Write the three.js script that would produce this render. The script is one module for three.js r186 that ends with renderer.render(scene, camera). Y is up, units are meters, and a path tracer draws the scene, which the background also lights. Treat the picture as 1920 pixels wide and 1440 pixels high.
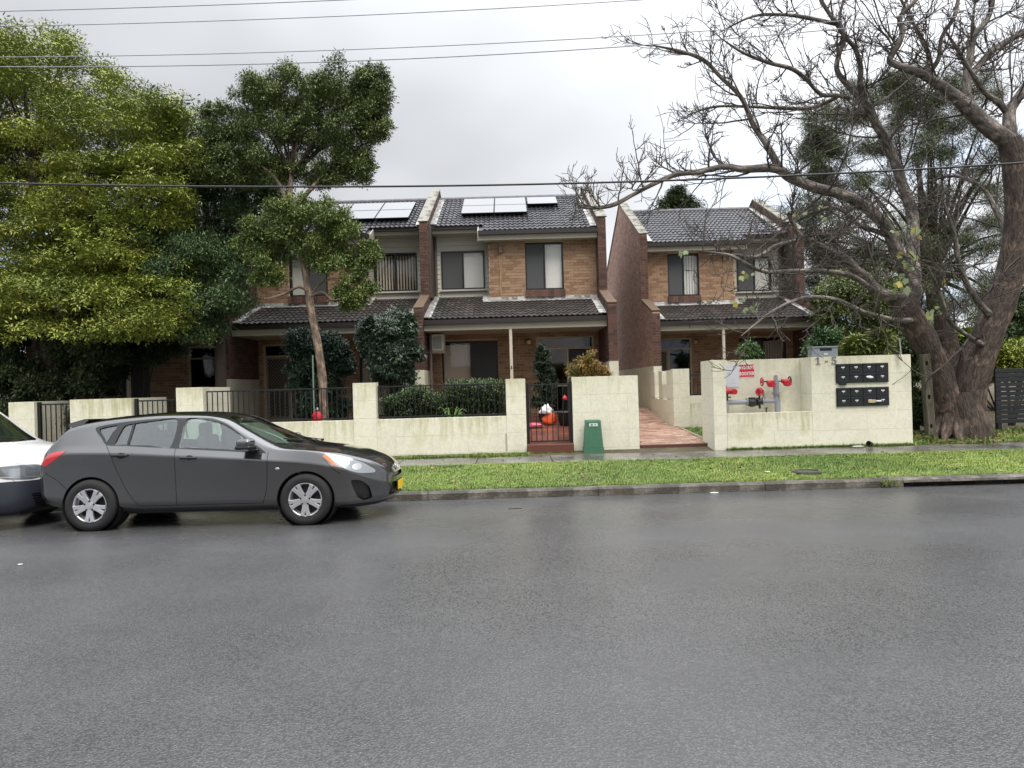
import * as THREE from 'three';
import { mergeGeometries, mergeVertices } from 'three/addons/utils/BufferGeometryUtils.js';
import { RoundedBoxGeometry } from 'three/addons/geometries/RoundedBoxGeometry.js';
import { FontLoader } from 'three/addons/loaders/FontLoader.js';
import { TextGeometry } from 'three/addons/geometries/TextGeometry.js';
import { Brush, Evaluator, SUBTRACTION, INTERSECTION, ADDITION } from 'three-bvh-csg';

// ---------------------------------------------------------------- camera, sky, sun, exposure
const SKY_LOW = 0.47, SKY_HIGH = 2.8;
const scene = new THREE.Scene();
const camera = new THREE.PerspectiveCamera(56.84, 4 / 3, 0.1, 900);
camera.position.set(0, 1.65, 0);
camera.rotation.set(0, 0, THREE.MathUtils.degToRad(-1.6));
scene.add(camera);

const renderer = new THREE.WebGLRenderer({ antialias: true });
renderer.toneMapping = THREE.LinearToneMapping;
renderer.toneMappingExposure = 1.65;
renderer.shadowMap.enabled = true;

function rng(seed) { let a = seed >>> 0; return () => { a = (a + 0x6D2B79F5) >>> 0; let t = a; t = Math.imul(t ^ (t >>> 15), t | 1); t ^= t + Math.imul(t ^ (t >>> 7), t | 61); return ((t ^ (t >>> 14)) >>> 0) / 4294967296; }; }
const clamp = (x, a = 0, b = 1) => Math.min(b, Math.max(a, x));
const lerp = (a, b, t) => a + (b - a) * t;
const sstep = (a, b, x) => { const t = clamp((x - a) / (b - a)); return t * t * (3 - 2 * t); };
// tileable value noise
const NTAB = (() => { const r = rng(77), t = new Float32Array(65536); for (let i = 0; i < 65536; i++) t[i] = r(); return t; })();
const hash2 = (x, y, s) => NTAB[(((x * 73 + y * 157 + s * 311) ^ (x * y * 7 + s * 13)) & 65535)];
function vnoise(x, y, p, s) { // period p
  const xi = Math.floor(x), yi = Math.floor(y), fx = x - xi, fy = y - yi, u = fx * fx * (3 - 2 * fx), v = fy * fy * (3 - 2 * fy);
  const w = (a) => ((a % p) + p) % p;
  const x0 = w(xi), x1 = w(xi + 1), y0 = w(yi), y1 = w(yi + 1);
  return lerp(lerp(hash2(x0, y0, s), hash2(x1, y0, s), u), lerp(hash2(x0, y1, s), hash2(x1, y1, s), u), v);
}
function fbm(x, y, p, s, oct = 4, gain = 0.5) { let a = 1, t = 0, n = 0; for (let i = 0; i < oct; i++) { t += a * vnoise(x, y, p, s + i * 17); n += a; a *= gain; x *= 2; y *= 2; p *= 2; } return t / n; }
// 3d noise for the clouds
function h3(x, y, z) { let h = Math.imul(x, 374761393) + Math.imul(y, 668265263) + Math.imul(z, 2147483647 ^ 91234567); h = Math.imul(h ^ (h >>> 13), 1274126177); return ((h ^ (h >>> 16)) >>> 0) / 4294967296; }
function n3(x, y, z) { const a = Math.floor(x), b = Math.floor(y), c = Math.floor(z); let u = x - a, v = y - b, w = z - c; u = u * u * (3 - 2 * u); v = v * v * (3 - 2 * v); w = w * w * (3 - 2 * w);
  return lerp(lerp(lerp(h3(a, b, c), h3(a + 1, b, c), u), lerp(h3(a, b + 1, c), h3(a + 1, b + 1, c), u), v), lerp(lerp(h3(a, b, c + 1), h3(a + 1, b, c + 1), u), lerp(h3(a, b + 1, c + 1), h3(a + 1, b + 1, c + 1), u), v), w); }
function f3(x, y, z, o = 5) { let a = 1, t = 0, n = 0; for (let i = 0; i < o; i++) { t += a * n3(x, y, z); n += a; a *= 0.5; x *= 2.03; y *= 2.03; z *= 2.03; } return t / n; }

{ // overcast sky: zenith raised well above natural overcast to add light on the scene, with soft cloud structure and a thin veil low to the right
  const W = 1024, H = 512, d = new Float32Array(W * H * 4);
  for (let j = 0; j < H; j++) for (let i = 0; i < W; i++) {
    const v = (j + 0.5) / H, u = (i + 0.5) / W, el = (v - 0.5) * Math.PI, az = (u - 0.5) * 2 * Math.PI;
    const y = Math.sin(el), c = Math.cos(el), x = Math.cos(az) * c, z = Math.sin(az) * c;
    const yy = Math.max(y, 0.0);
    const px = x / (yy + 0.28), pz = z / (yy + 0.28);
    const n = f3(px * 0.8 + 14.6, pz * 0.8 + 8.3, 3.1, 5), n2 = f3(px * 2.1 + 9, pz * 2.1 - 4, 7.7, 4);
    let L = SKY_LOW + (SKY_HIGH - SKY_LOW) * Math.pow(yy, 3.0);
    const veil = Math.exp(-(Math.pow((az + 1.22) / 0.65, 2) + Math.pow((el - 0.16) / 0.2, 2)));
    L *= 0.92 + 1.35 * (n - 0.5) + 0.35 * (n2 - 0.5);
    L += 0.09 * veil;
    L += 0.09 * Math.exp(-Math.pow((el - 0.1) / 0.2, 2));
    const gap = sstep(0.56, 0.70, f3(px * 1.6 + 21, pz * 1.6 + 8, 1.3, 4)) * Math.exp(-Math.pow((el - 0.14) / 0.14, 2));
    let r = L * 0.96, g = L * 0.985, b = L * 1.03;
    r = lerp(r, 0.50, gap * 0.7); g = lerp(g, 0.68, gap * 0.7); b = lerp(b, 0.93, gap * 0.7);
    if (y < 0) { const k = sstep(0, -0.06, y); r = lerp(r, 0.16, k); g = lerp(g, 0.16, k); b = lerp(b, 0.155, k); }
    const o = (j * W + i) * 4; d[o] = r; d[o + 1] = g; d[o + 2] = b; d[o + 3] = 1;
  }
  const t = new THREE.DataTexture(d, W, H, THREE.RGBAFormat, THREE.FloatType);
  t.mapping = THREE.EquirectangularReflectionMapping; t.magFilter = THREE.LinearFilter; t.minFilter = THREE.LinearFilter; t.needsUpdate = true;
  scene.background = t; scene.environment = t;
}
const sun = new THREE.DirectionalLight(0xfff4e6, 1.5); // the sun's place behind the cloud: very wide, very soft
sun.position.set(9, 30, 5); sun.target.position.set(0, 0, -16); scene.add(sun); scene.add(sun.target);
sun.castShadow = true; sun.shadow.radius = 60; sun.shadow.mapSize.set(2048, 2048);
Object.assign(sun.shadow.camera, { left: -30, right: 30, top: 30, bottom: -30, near: 1, far: 90 });

// ---------------------------------------------------------------- helpers
const used = {};
function numbered(n) { if (!(n in used)) { used[n] = 0; return n; } used[n]++; return n + '_' + String(used[n]).padStart(3, '0'); }
function tag(o, label, category, group) { o.userData.label = label; o.userData.category = category; if (group) o.userData.group = group; return o; }
function thing(name, label, category, group) { const g = new THREE.Group(); g.name = numbered(name); scene.add(g); return tag(g, label, category, group); }
function part(name, geo, mat, parent) { const m = new THREE.Mesh(geo, mat); m.name = parent === scene ? numbered(name) : name; m.castShadow = m.receiveShadow = true; parent.add(m); return m; }
function single(name, geo, mat, label, category, group) { return tag(part(name, geo, mat, scene), label, category, group); }
function structure(name, geo, mat) { const m = geo ? part(name, geo, mat, scene) : new THREE.Group(); if (!geo) { m.name = numbered(name); scene.add(m); } m.userData.kind = 'structure'; return m; }
const V = (x, y, z) => new THREE.Vector3(x, y, z);
const M4 = () => new THREE.Matrix4();
function boxUV(g, off = [0, 0]) { // uv in metres from the geometry's own coordinates
  if (g.index) g = g.toNonIndexed();
  const p = g.attributes.position, uv = new Float32Array(p.count * 2), a = V(), b = V(), c = V();
  for (let i = 0; i < p.count; i += 3) {
    a.fromBufferAttribute(p, i); b.fromBufferAttribute(p, i + 1); c.fromBufferAttribute(p, i + 2);
    const n = b.clone().sub(a).cross(c.clone().sub(a)), ax = Math.abs(n.x), ay = Math.abs(n.y), az = Math.abs(n.z);
    [a, b, c].forEach((q, k) => { const [u, v] = ay >= ax && ay >= az ? [q.x, -q.z] : ax >= az ? [-q.z, q.y] : [q.x, q.y]; uv[(i + k) * 2] = u + off[0]; uv[(i + k) * 2 + 1] = v + off[1]; });
  }
  g.setAttribute('uv', new THREE.BufferAttribute(uv, 2)); return g;
}
function strip(g) { if (g.index) g = g.toNonIndexed(); const o = new THREE.BufferGeometry(); for (const k of ['position', 'normal', 'uv']) if (g.attributes[k]) o.setAttribute(k, g.attributes[k]); return o; }
const merge = (l) => mergeGeometries(l.map(strip), false);
function box(x0, x1, y0, y1, z0, z1, bev = 0) { // world extents
  const w = Math.abs(x1 - x0), h = Math.abs(y1 - y0), d = Math.abs(z1 - z0);
  let g = bev ? new RoundedBoxGeometry(w, h, d, 1, Math.min(bev, w / 2.01, h / 2.01, d / 2.01)) : new THREE.BoxGeometry(w, h, d);
  g.translate((x0 + x1) / 2, (y0 + y1) / 2, (z0 + z1) / 2); return boxUV(g);
}
function bar(a, b, r, seg = 8) { // round bar between two points
  const d = b.clone().sub(a), L = d.length(), g = new THREE.CylinderGeometry(r, r, L, seg); g.translate(0, L / 2, 0);
  g.applyMatrix4(M4().makeRotationFromQuaternion(new THREE.Quaternion().setFromUnitVectors(V(0, 1, 0), d.normalize()))); g.translate(a.x, a.y, a.z); return g;
}
function cyl(x, y, z, r, L, axis = 'y', seg = 20, r2 = r) { const g = new THREE.CylinderGeometry(r2, r, L, seg); if (axis === 'x') g.rotateZ(-Math.PI / 2); if (axis === 'z') g.rotateX(Math.PI / 2); g.translate(x, y, z); return g; }
function slab(pts, z0, z1, holes = []) { // polygon in x,y extruded between z0 and z1
  const s = new THREE.Shape(pts.map((p) => new THREE.Vector2(p[0], p[1]))); for (const h of holes) s.holes.push(new THREE.Path(h.map((p) => new THREE.Vector2(p[0], p[1]))));
  const g = new THREE.ExtrudeGeometry(s, { depth: Math.abs(z1 - z0), bevelEnabled: false }); g.translate(0, 0, Math.min(z0, z1)); return boxUV(g);
}
function profileX(pts, x0, x1) { // polygon in (z,y) extruded along x
  const s = new THREE.Shape(pts.map((p) => new THREE.Vector2(-p[0], p[1]))); const g = new THREE.ExtrudeGeometry(s, { depth: Math.abs(x1 - x0), bevelEnabled: false });
  g.rotateY(Math.PI / 2); g.translate(Math.min(x0, x1), 0, 0); return boxUV(g);
}
function taperTube(pts, radii, seg = 7) { // tube with changing radius through points
  const n = pts.length, pos = [], nor = [], uv = [], idx = []; let nrm = V(0.31, 0.2, 0.93), len = 0; const uRep = Math.max(0.2, Math.round((typeof radii[0] === 'number' ? radii[0] : 0.3) * 6.28 / 0.9) * 0.9);
  for (let i = 0; i < n; i++) {
    const t = (i === 0 ? pts[1].clone().sub(pts[0]) : i === n - 1 ? pts[n - 1].clone().sub(pts[n - 2]) : pts[i + 1].clone().sub(pts[i - 1])).normalize();
    nrm = nrm.clone().sub(t.clone().multiplyScalar(nrm.dot(t))); if (nrm.lengthSq() < 1e-6) nrm.set(t.y, -t.x, 0.1); nrm.normalize(); const bi = t.clone().cross(nrm);
    if (i) len += pts[i].distanceTo(pts[i - 1]);
    for (let k = 0; k <= seg; k++) { const a = (k / seg) * Math.PI * 2, d = nrm.clone().multiplyScalar(Math.cos(a)).add(bi.clone().multiplyScalar(Math.sin(a))); const r = typeof radii[i] === 'function' ? radii[i](a) : radii[i];
      pos.push(pts[i].x + d.x * r, pts[i].y + d.y * r, pts[i].z + d.z * r); nor.push(d.x, d.y, d.z); uv.push((k / seg) * uRep, len); }
  }
  for (let i = 0; i < n - 1; i++) for (let k = 0; k < seg; k++) { const a = i * (seg + 1) + k, b = a + seg + 1; idx.push(a, a + 1, b, b, a + 1, b + 1); }
  const g = new THREE.BufferGeometry(); g.setAttribute('position', new THREE.Float32BufferAttribute(pos, 3)); g.setAttribute('normal', new THREE.Float32BufferAttribute(nor, 3)); g.setAttribute('uv', new THREE.Float32BufferAttribute(uv, 2)); g.setIndex(idx); return g;
}
// individual pieces (bricks, tiles, pavers): the first `max` of a kind on a thing are meshes of their own, the rest one joined part
const pieceCount = new Map();
function pieces(root, parent, name, items, max = 300) {
  const key = root.uuid + name; let n = pieceCount.get(key) || 0; const rest = [];
  for (const it of items) {
    if (n < max) { const m = new THREE.Mesh(it.geo, it.mat); m.name = name; m.castShadow = m.receiveShadow = true; it.m.decompose(m.position, m.quaternion, m.scale); parent.add(m); n++; } else rest.push(it);
  }
  pieceCount.set(key, n);
  if (rest.length) {
    const by = new Map(); for (const it of rest) { if (!by.has(it.mat)) by.set(it.mat, []); by.get(it.mat).push(strip(it.geo.clone().applyMatrix4(it.m))); }
    const mats = [...by.keys()], g = mergeGeometries([...by.values()].map((l) => mergeGeometries(l, false)), true);
    const m = new THREE.Mesh(g, mats); m.name = name + '_field'; m.userData.kind = 'stuff'; m.castShadow = m.receiveShadow = true; parent.add(m);
  }
}
// ---------------------------------------------------------------- textures and materials
function tex(size, fn, srgb = true, rep = 1) { // fn(u,v) -> [r,g,b] 0..1 (srgb values when srgb)
  const d = new Uint8Array(size * size * 4);
  for (let j = 0; j < size; j++) for (let i = 0; i < size; i++) { const c = fn(i / size, j / size), o = (j * size + i) * 4; d[o] = clamp(c[0]) * 255; d[o + 1] = clamp(c[1]) * 255; d[o + 2] = clamp(c[2]) * 255; d[o + 3] = 255; }
  const t = new THREE.DataTexture(d, size, size, THREE.RGBAFormat, THREE.UnsignedByteType); t.wrapS = t.wrapT = THREE.RepeatWrapping; t.magFilter = THREE.LinearFilter; t.minFilter = THREE.LinearFilter;
  if (srgb) t.colorSpace = THREE.SRGBColorSpace; t.repeat.set(rep, rep); t.needsUpdate = true; return t;
}
const g1 = (v) => [v, v, v];
const mat = (o) => new THREE.MeshStandardMaterial(o);
const phys = (o) => new THREE.MeshPhysicalMaterial(o);
const C = (hex) => new THREE.Color(hex);
const fineGrain = tex(256, (u, v) => g1(0.5 + (fbm(u * 64, v * 64, 64, 3, 2) - 0.5) * 1.3), false, 1 / 0.6);
const softMottle = (a, b, rep, seed, f = 4) => tex(256, (u, v) => { const t = clamp(fbm(u * f, v * f, f, seed, 6, 0.62) * 1.9 - 0.45); return [0, 1, 2].map((k) => lerp(a[k], b[k], t)); }, true, rep);
const hx = (h) => { const c = parseInt(h.slice(1), 16); return [(c >> 16) / 255, ((c >> 8) & 255) / 255, (c & 255) / 255]; };
// ---------------------------------------------------------------- ground, road, kerb, verge, footpath
const roadY = (z) => -0.03 * Math.max(0, -z - 8.3);
const KERB_Z = -10.72, KT = 0.055, FPF = -13.5, FPB = -14.92, FPY = 0.13;
const vergeY = (z) => lerp(KT, FPY, clamp((KERB_Z - 0.15 - z) / (KERB_Z - 0.15 - FPF)));
const yardPts = [[-14.8, 0.11], [-15.3, 0.14], [-15.9, 0.19], [-19.4, 0.37], [-22.6, 0.68], [-25, 0.70], [-60, 0.72], [-500, 0.72]];
function yardY(z) { for (let i = 0; i < yardPts.length - 1; i++) if (z <= yardPts[i][0] && z >= yardPts[i + 1][0]) return lerp(yardPts[i][1], yardPts[i + 1][1], (z - yardPts[i][0]) / (yardPts[i + 1][0] - yardPts[i][0])); return z > -14.8 ? 0.1 : 0.72; }
function sheet(prof, x0, x1, nx = 1) { // profile in (z,y) as a sheet facing up
  const pos = [], uv = [], idx = [];
  prof.forEach(([z, y]) => { for (let i = 0; i <= nx; i++) { const x = lerp(x0, x1, i / nx); pos.push(x, y, z); uv.push(x, -z); } });
  for (let j = 0; j < prof.length - 1; j++) for (let i = 0; i < nx; i++) { const a = j * (nx + 1) + i, b = a + nx + 1; idx.push(a, a + 1, b, b, a + 1, b + 1); }
  const g = new THREE.BufferGeometry(); g.setAttribute('position', new THREE.Float32BufferAttribute(pos, 3)); g.setAttribute('uv', new THREE.Float32BufferAttribute(uv, 2)); g.setIndex(idx); g.computeVertexNormals(); return g;
}
const soilMat = mat({ map: softMottle(hx('#4a4436'), hx('#6a6047'), 1 / 1.7, 11), roughness: 0.95, bumpMap: fineGrain, bumpScale: 0.02 });
structure('ground', sheet([[300, -0.2], [-14.795, -0.2], ...yardPts], -400, 400), soilMat);
{
  // wet asphalt: dark binder, paler stones, patches that hold more water
  const N = 1024, r = rng(5), st = new Float32Array(N * N);
  for (let k = 0; k < 52000; k++) { const cx = r() * N, cy = r() * N, rad = 1.2 + r() * 2.6, v = 0.25 + r() * 0.75; for (let j = -4; j <= 4; j++) for (let i = -4; i <= 4; i++) { const q = 1 - (i * i + j * j) / (rad * rad); if (q > 0) { const o = (((cy + j) & (N - 1)) * N + ((cx + i) & (N - 1))); st[o] = Math.max(st[o], v * Math.sqrt(q)); } } }
  const at = (u, v) => st[Math.floor(v * N) * N + Math.floor(u * N)];
  const col = tex(N, (u, v) => { const s = at(u, v), p = fbm(u * 4, v * 4, 4, 31, 4); const k = 0.262 + 0.085 * s + (p - 0.5) * 0.05 + (s > 0.95 ? 0.16 : 0); return [k, k * 1.005, k * 1.02]; }, true, 1 / 2.2);
  const bmp = tex(N, (u, v) => g1(at(u, v)), false, 1 / 2.2);
  const rgh = tex(512, (u, v) => { const p = fbm(u * 5, v * 5, 5, 61, 5, 0.55), s = fbm(u * 2 + 3, v * 9, 9, 8, 3); return g1(0.22 + 0.12 * sstep(0.32, 0.70, p) + 0.10 * (s - 0.5) + 0.03 * Math.sin(v * 6.283 * 5)); }, false, 1 / 9);
  const road = mat({ map: col, bumpMap: bmp, bumpScale: 0.0018, roughnessMap: rgh, roughness: 1 });
  structure('road', sheet([[9, -0.012], [6, -0.004], [-8.3, 0], [KERB_Z - 0.05, roadY(KERB_Z - 0.05)]], -80, 80, 1), road);
}
const concreteTex = tex(512, (u, v) => { const p = fbm(u * 5, v * 5, 5, 41, 6, 0.6), s = fbm(u * 40, v * 40, 40, 45, 2), t = sstep(0.5, 0.72, fbm(u * 3, v * 3, 3, 91, 5, 0.6)); const k = 0.40 + (p - 0.5) * 0.30 + (s - 0.5) * 0.12; return [k * lerp(1, 0.72, t), k * lerp(0.985, 0.69, t), k * lerp(0.95, 0.62, t)]; }, true, 1 / 2.1);
const kerbTex = tex(512, (u, v) => { const p = fbm(u * 4, v * 12, 12, 141, 5, 0.6), t = sstep(0.44, 0.66, fbm(u * 6, v * 6, 6, 191, 5, 0.6)), s = fbm(u * 60, v * 60, 60, 5, 2); let k = 0.36 + (p - 0.5) * 0.25 + (s - 0.5) * 0.16; return [lerp(k, k * 0.6, t), lerp(k * 0.96, k * 0.56, t), lerp(k * 0.87, k * 0.46, t)]; }, true, 1 / 1.6);
const wetConcrete = mat({ map: concreteTex, roughness: 0.34, roughnessMap: tex(256, (u, v) => g1(0.45 + 0.55 * sstep(0.35, 0.65, fbm(u * 4, v * 4, 4, 7, 5))), false, 1 / 2.6), bumpMap: fineGrain, bumpScale: 0.002 });
const kerbMat = mat({ map: kerbTex, roughness: 0.55, bumpMap: fineGrain, bumpScale: 0.006 });

{
  const kerb = structure('kerb'), r = rng(12), items = [];
  const DR0 = 5.62, DR1 = 8.9;
  const prof = (b) => [[KERB_Z + 0.02, -0.16], [KERB_Z, KT - 0.03], [KERB_Z - 0.025, KT], [KERB_Z - 0.16, KT], [KERB_Z - 0.16, -0.16]];
  let x = -34; while (x < 34) { let L = 2.35 + r() * 0.3; if (x < DR0 && x + L > DR0 - 0.4) L = DR0 - x; if (x >= DR0 - 0.01 && x < DR1) { x = DR1; continue; }
    const g = profileX(prof(), x + 0.004, x + L - 0.004); items.push({ geo: g, mat: kerbMat, m: M4().makeTranslation(0, (r() - 0.5) * 0.008, (r() - 0.5) * 0.012) }); x += L; }
  pieces(kerb, kerb, 'kerb_stone', items);
  const d = thing('storm_drain', 'concrete kerb inlet with long dark slot beside the grass verge', 'drain');
  part('lintel', profileX([[KERB_Z + 0.015, 0.0], [KERB_Z, KT - 0.02], [KERB_Z - 0.03, KT + 0.006], [KERB_Z - 0.34, KT + 0.012], [KERB_Z - 0.34, 0.0]], DR0 + 0.25, DR1), kerbMat, d);
  part('end_block', profileX([[KERB_Z + 0.018, -0.16], [KERB_Z, KT - 0.02], [KERB_Z - 0.03, KT + 0.006], [KERB_Z - 0.34, KT + 0.012], [KERB_Z - 0.34, -0.16]], DR0 + 0.004, DR0 + 0.247), kerbMat, d);
  part('pit', merge([box(DR0 + 0.25, DR1, -0.6, -0.002, KERB_Z - 0.5, KERB_Z - 0.35), box(DR0 + 0.2, DR1 + 0.05, -0.62, -0.6, KERB_Z - 0.5, KERB_Z)]), kerbMat, d);
}
const lawnSoil = mat({ map: softMottle(hx('#39401f'), hx('#525a2a'), 1 / 1.3, 23), roughness: 0.95 });
structure('verge', sheet([[KERB_Z - 0.155, KT - 0.012], [-11.6, vergeY(-11.6) - 0.01], [-12.6, vergeY(-12.6) - 0.01], [FPF - 0.02, FPY - 0.03]], -34, 34), lawnSoil);
{
  const fp = structure('footpath'), r = rng(19), items = []; let x = -33.3;
  while (x < 33) { const L = Math.abs(x - 1.0) < 2.4 ? 1.5 : 1.55; items.push({ geo: box(x + 0.005, x + L - 0.005, FPY - 0.1, FPY, FPB, FPF, 0.008), mat: wetConcrete, m: M4().makeTranslation(0, (r() - 0.5) * 0.012, (r() - 0.5) * 0.02) }); x += L; }
  pieces(fp, fp, 'slab', items);
  structure('footpath_bed', box(-34, 34, -0.15, FPY - 0.075, FPB - 0.01, FPF + 0.005), soilMat);
}
// wet brick-paved path that climbs between the two houses
const pathY = (z) => (z > -19.4 ? lerp(0.235, 0.42, clamp((-15.66 - z) / 3.74)) : lerp(0.42, 0.74, clamp((-19.4 - z) / 3.2)));
{
  const p = structure('paved_path'), r = rng(31), items = [];
  const pv = ['#a9836f', '#b3907d', '#987262', '#bd9c8a', '#8d6858'].map((h) => mat({ color: C(h), roughness: 0.26, bumpMap: fineGrain, bumpScale: 0.002 }));
  const g = new RoundedBoxGeometry(0.225, 0.06, 0.11, 1, 0.006);
  const x0 = 2.80, x1 = 4.36; let row = 0;
  for (let z = -15.72; z > -24; z -= 0.116, row++) { const s = -0.08; for (let x = x0 + (row % 2 ? 0.115 : 0.0) + 0.112; x < x1 - 0.05; x += 0.231) items.push({ geo: g, mat: pv[Math.floor(r() * 5)], m: M4().makeTranslation(x, pathY(z) - 0.03 + (r() - 0.5) * 0.005, z).multiply(M4().makeRotationX(z > -19.4 ? 0.0494 : 0.0997)).multiply(M4().makeRotationZ((r() - 0.5) * 0.01)) }); }
  pieces(p, p, 'paver', items);
  const bed = mat({ color: C('#6e5347'), roughness: 0.7 });
  part('bed', profileX([[-15.65, 0.0], [-15.65, 0.205], [-19.4, 0.39], [-22.6, 0.71], [-30, 0.71], [-30, 0.0]], x0, x1), bed, p);
  part('edge_course', box(x0, 4.40, 0.1, 0.236, -15.655, -15.56, 0.01), mat({ color: C('#5a3a31'), roughness: 0.35 }), p);
  part('edge_strip', profileX([[-15.62, 0.1], [-15.62, 0.24], [-19.0, 0.405], [-19.0, 0.1]], 4.362, 4.43), mat({ color: C('#8b7b6b'), roughness: 0.5 }), p);
}
// grass: tufts of bent blades
function bladeTuft(seed, n, h, spread, w = 0.006) {
  const r = rng(seed), pos = [], nor = [], idx = [];
  for (let k = 0; k < n; k++) { const a = r() * 6.28, b = r() * 6.28, px = Math.cos(a) * spread * r(), pz = Math.sin(a) * spread * r(), H = h * (0.55 + r() * 0.6), lean = H * (0.2 + r() * 0.7), dx = Math.cos(b), dz = Math.sin(b), o = pos.length / 3;
    for (const [t, ww] of [[0, 1], [0.55, 0.85], [1, 0.05]]) for (const s of [-1, 1]) { pos.push(px + dx * lean * t * t + -dz * s * w * ww * 0.5, H * t * (1 - 0.2 * t), pz + dz * lean * t * t + dx * s * w * ww * 0.5); nor.push(dx * 0.3, 0.9, dz * 0.3); }
    idx.push(o, o + 1, o + 2, o + 2, o + 1, o + 3, o + 2, o + 3, o + 4, o + 4, o + 3, o + 5); }
  const g = new THREE.BufferGeometry(); g.setAttribute('position', new THREE.Float32BufferAttribute(pos, 3)); g.setAttribute('normal', new THREE.Float32BufferAttribute(nor, 3)); g.setAttribute('uv', new THREE.Float32BufferAttribute(new Float32Array(pos.length / 3 * 2), 2)); g.setIndex(idx); return g;
}
const grassMat = phys({ color: 0xffffff, roughness: 0.62 });
function grassField(name, label, spots, tuft, cols, seed) { // spots: [x,y,z,scale]
  const r = rng(seed), im = new THREE.InstancedMesh(tuft, grassMat, spots.length), m = M4(), q = new THREE.Quaternion(), e = new THREE.Euler(), c = C('#fff');
  spots.forEach((s, i) => { e.set((r() - 0.5) * 0.4, r() * 6.28, (r() - 0.5) * 0.4); q.setFromEuler(e); m.compose(V(s[0], s[1], s[2]), q, V(s[3], s[3] * (0.75 + r() * 0.5), s[3])); im.setMatrixAt(i, m);
    const t = clamp(fbm(s[0] * 0.5 + 50, s[2] * 0.5 + 50, 4096, 5, 3) * 2.4 - 0.7 + (r() - 0.5) * 0.5); c.copy(cols[0]).lerp(cols[1], t); if (r() < 0.09) c.lerp(cols[2], 0.8); im.setColorAt(i, c); });
  im.name = numbered(name); im.userData.kind = 'stuff'; im.userData.label = label; im.userData.category = 'grass'; im.castShadow = im.receiveShadow = true; scene.add(im); return im;
}
const GC = [C('#5d7d30'), C('#8da348'), C('#b2ac72')];
{
  const r = rng(101), s = [];
  for (let k = 0; k < 105000; k++) { const x = -14 + r() * 27, z = KERB_Z - 0.15 - r() * (Math.abs(FPF) - Math.abs(KERB_Z) - 0.13); const lim = 0.72 * -z + 1.2; if (Math.abs(x) > lim) continue; const bare = sstep(0.60, 0.72, fbm(x * 0.8 + 20, z * 1.1 + 60, 4096, 77, 4)); if (r() < bare * 0.75) continue; s.push([x, vergeY(z) - 0.008, z, 0.7 + r() * 0.6]); }
  for (let k = 0; k < 2600; k++) { const x = -10 + r() * 20; s.push([x, FPY - 0.012, FPF + 0.04 + (r() - 0.6) * 0.09, 0.7 + r() * 0.5]); }
  grassField('grass', 'mown green grass of the verge between kerb and footpath', s, bladeTuft(3, 12, 0.042, 0.028, 0.004), GC, 7);
  const s2 = []; const n2 = (x) => fbm(x * 0.9 + 31, 4.2, 4096, 9, 3);
  for (let k = 0; k < 9000; k++) { const x = -11 + r() * 23; if (x > 0.3 && x < 4.5) continue; const wd = 0.12 + 0.5 * sstep(0.35, 0.7, n2(x)) + (x > 8.4 ? 0.7 : 0); const z = FPB - r() * Math.min(wd, x > 8.5 ? 0.9 : x > 4.2 ? 0.13 : 0.55); s2.push([x, yardY(z) - 0.005, z, 0.6 + r() * 0.9]); }
  for (let k = 0; k < 5000; k++) { const x = 4.45 + r() * 3.4, z = -16.1 - r() * 2.7; s2.push([x, yardY(z) - 0.005, z, 0.9 + r() * 0.6]); }
  for (let k = 0; k < 700; k++) { const x = 8.5 + r() * 4.5, z = -15 - r() * 1.8; s2.push([x, yardY(z) + 0.02, z, 0.8 + r()]); }
  for (let k = 0; k < 160; k++) { const x = 0.35 + r() * 0.9; s2.push([x, 0.13, -15.22 - r() * 0.1, 0.5 + r() * 0.5]); }
  grassField('grass', 'rough grass strip along the foot of the cream walls', s2, bladeTuft(13, 11, 0.07, 0.04, 0.005), [C('#56752a'), C('#7d9a3c'), C('#9a9552')], 17);
}
// ---------------------------------------------------------------- town houses
const brickSet = (hs, ro = 0.85) => hs.map((h, i) => mat({ map: softMottle(hx(h).map((v) => v * 0.86), hx(h).map((v) => Math.min(1, v * 1.12)), 1 / 0.5, 200 + i, 6), roughness: ro, bumpMap: fineGrain, bumpScale: 0.004 }));
const tanBricks = brickSet(['#9f8168', '#96775e', '#a88b71', '#8f6f57', '#a0856d']);
const redBricks = brickSet(['#564039', '#5f453c', '#4c3832', '#664a41']);
const pinkBricks = brickSet(['#a38475', '#a98b7c', '#997a6c', '#b09385']);
const mortarMat = mat({ color: C('#b9a48a'), roughness: 0.95, bumpMap: fineGrain, bumpScale: 0.004 });
const darkMortar = mat({ color: C('#6d5a4e'), roughness: 0.95 });
const unitBox = new THREE.BoxGeometry(1, 1, 1);
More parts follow.
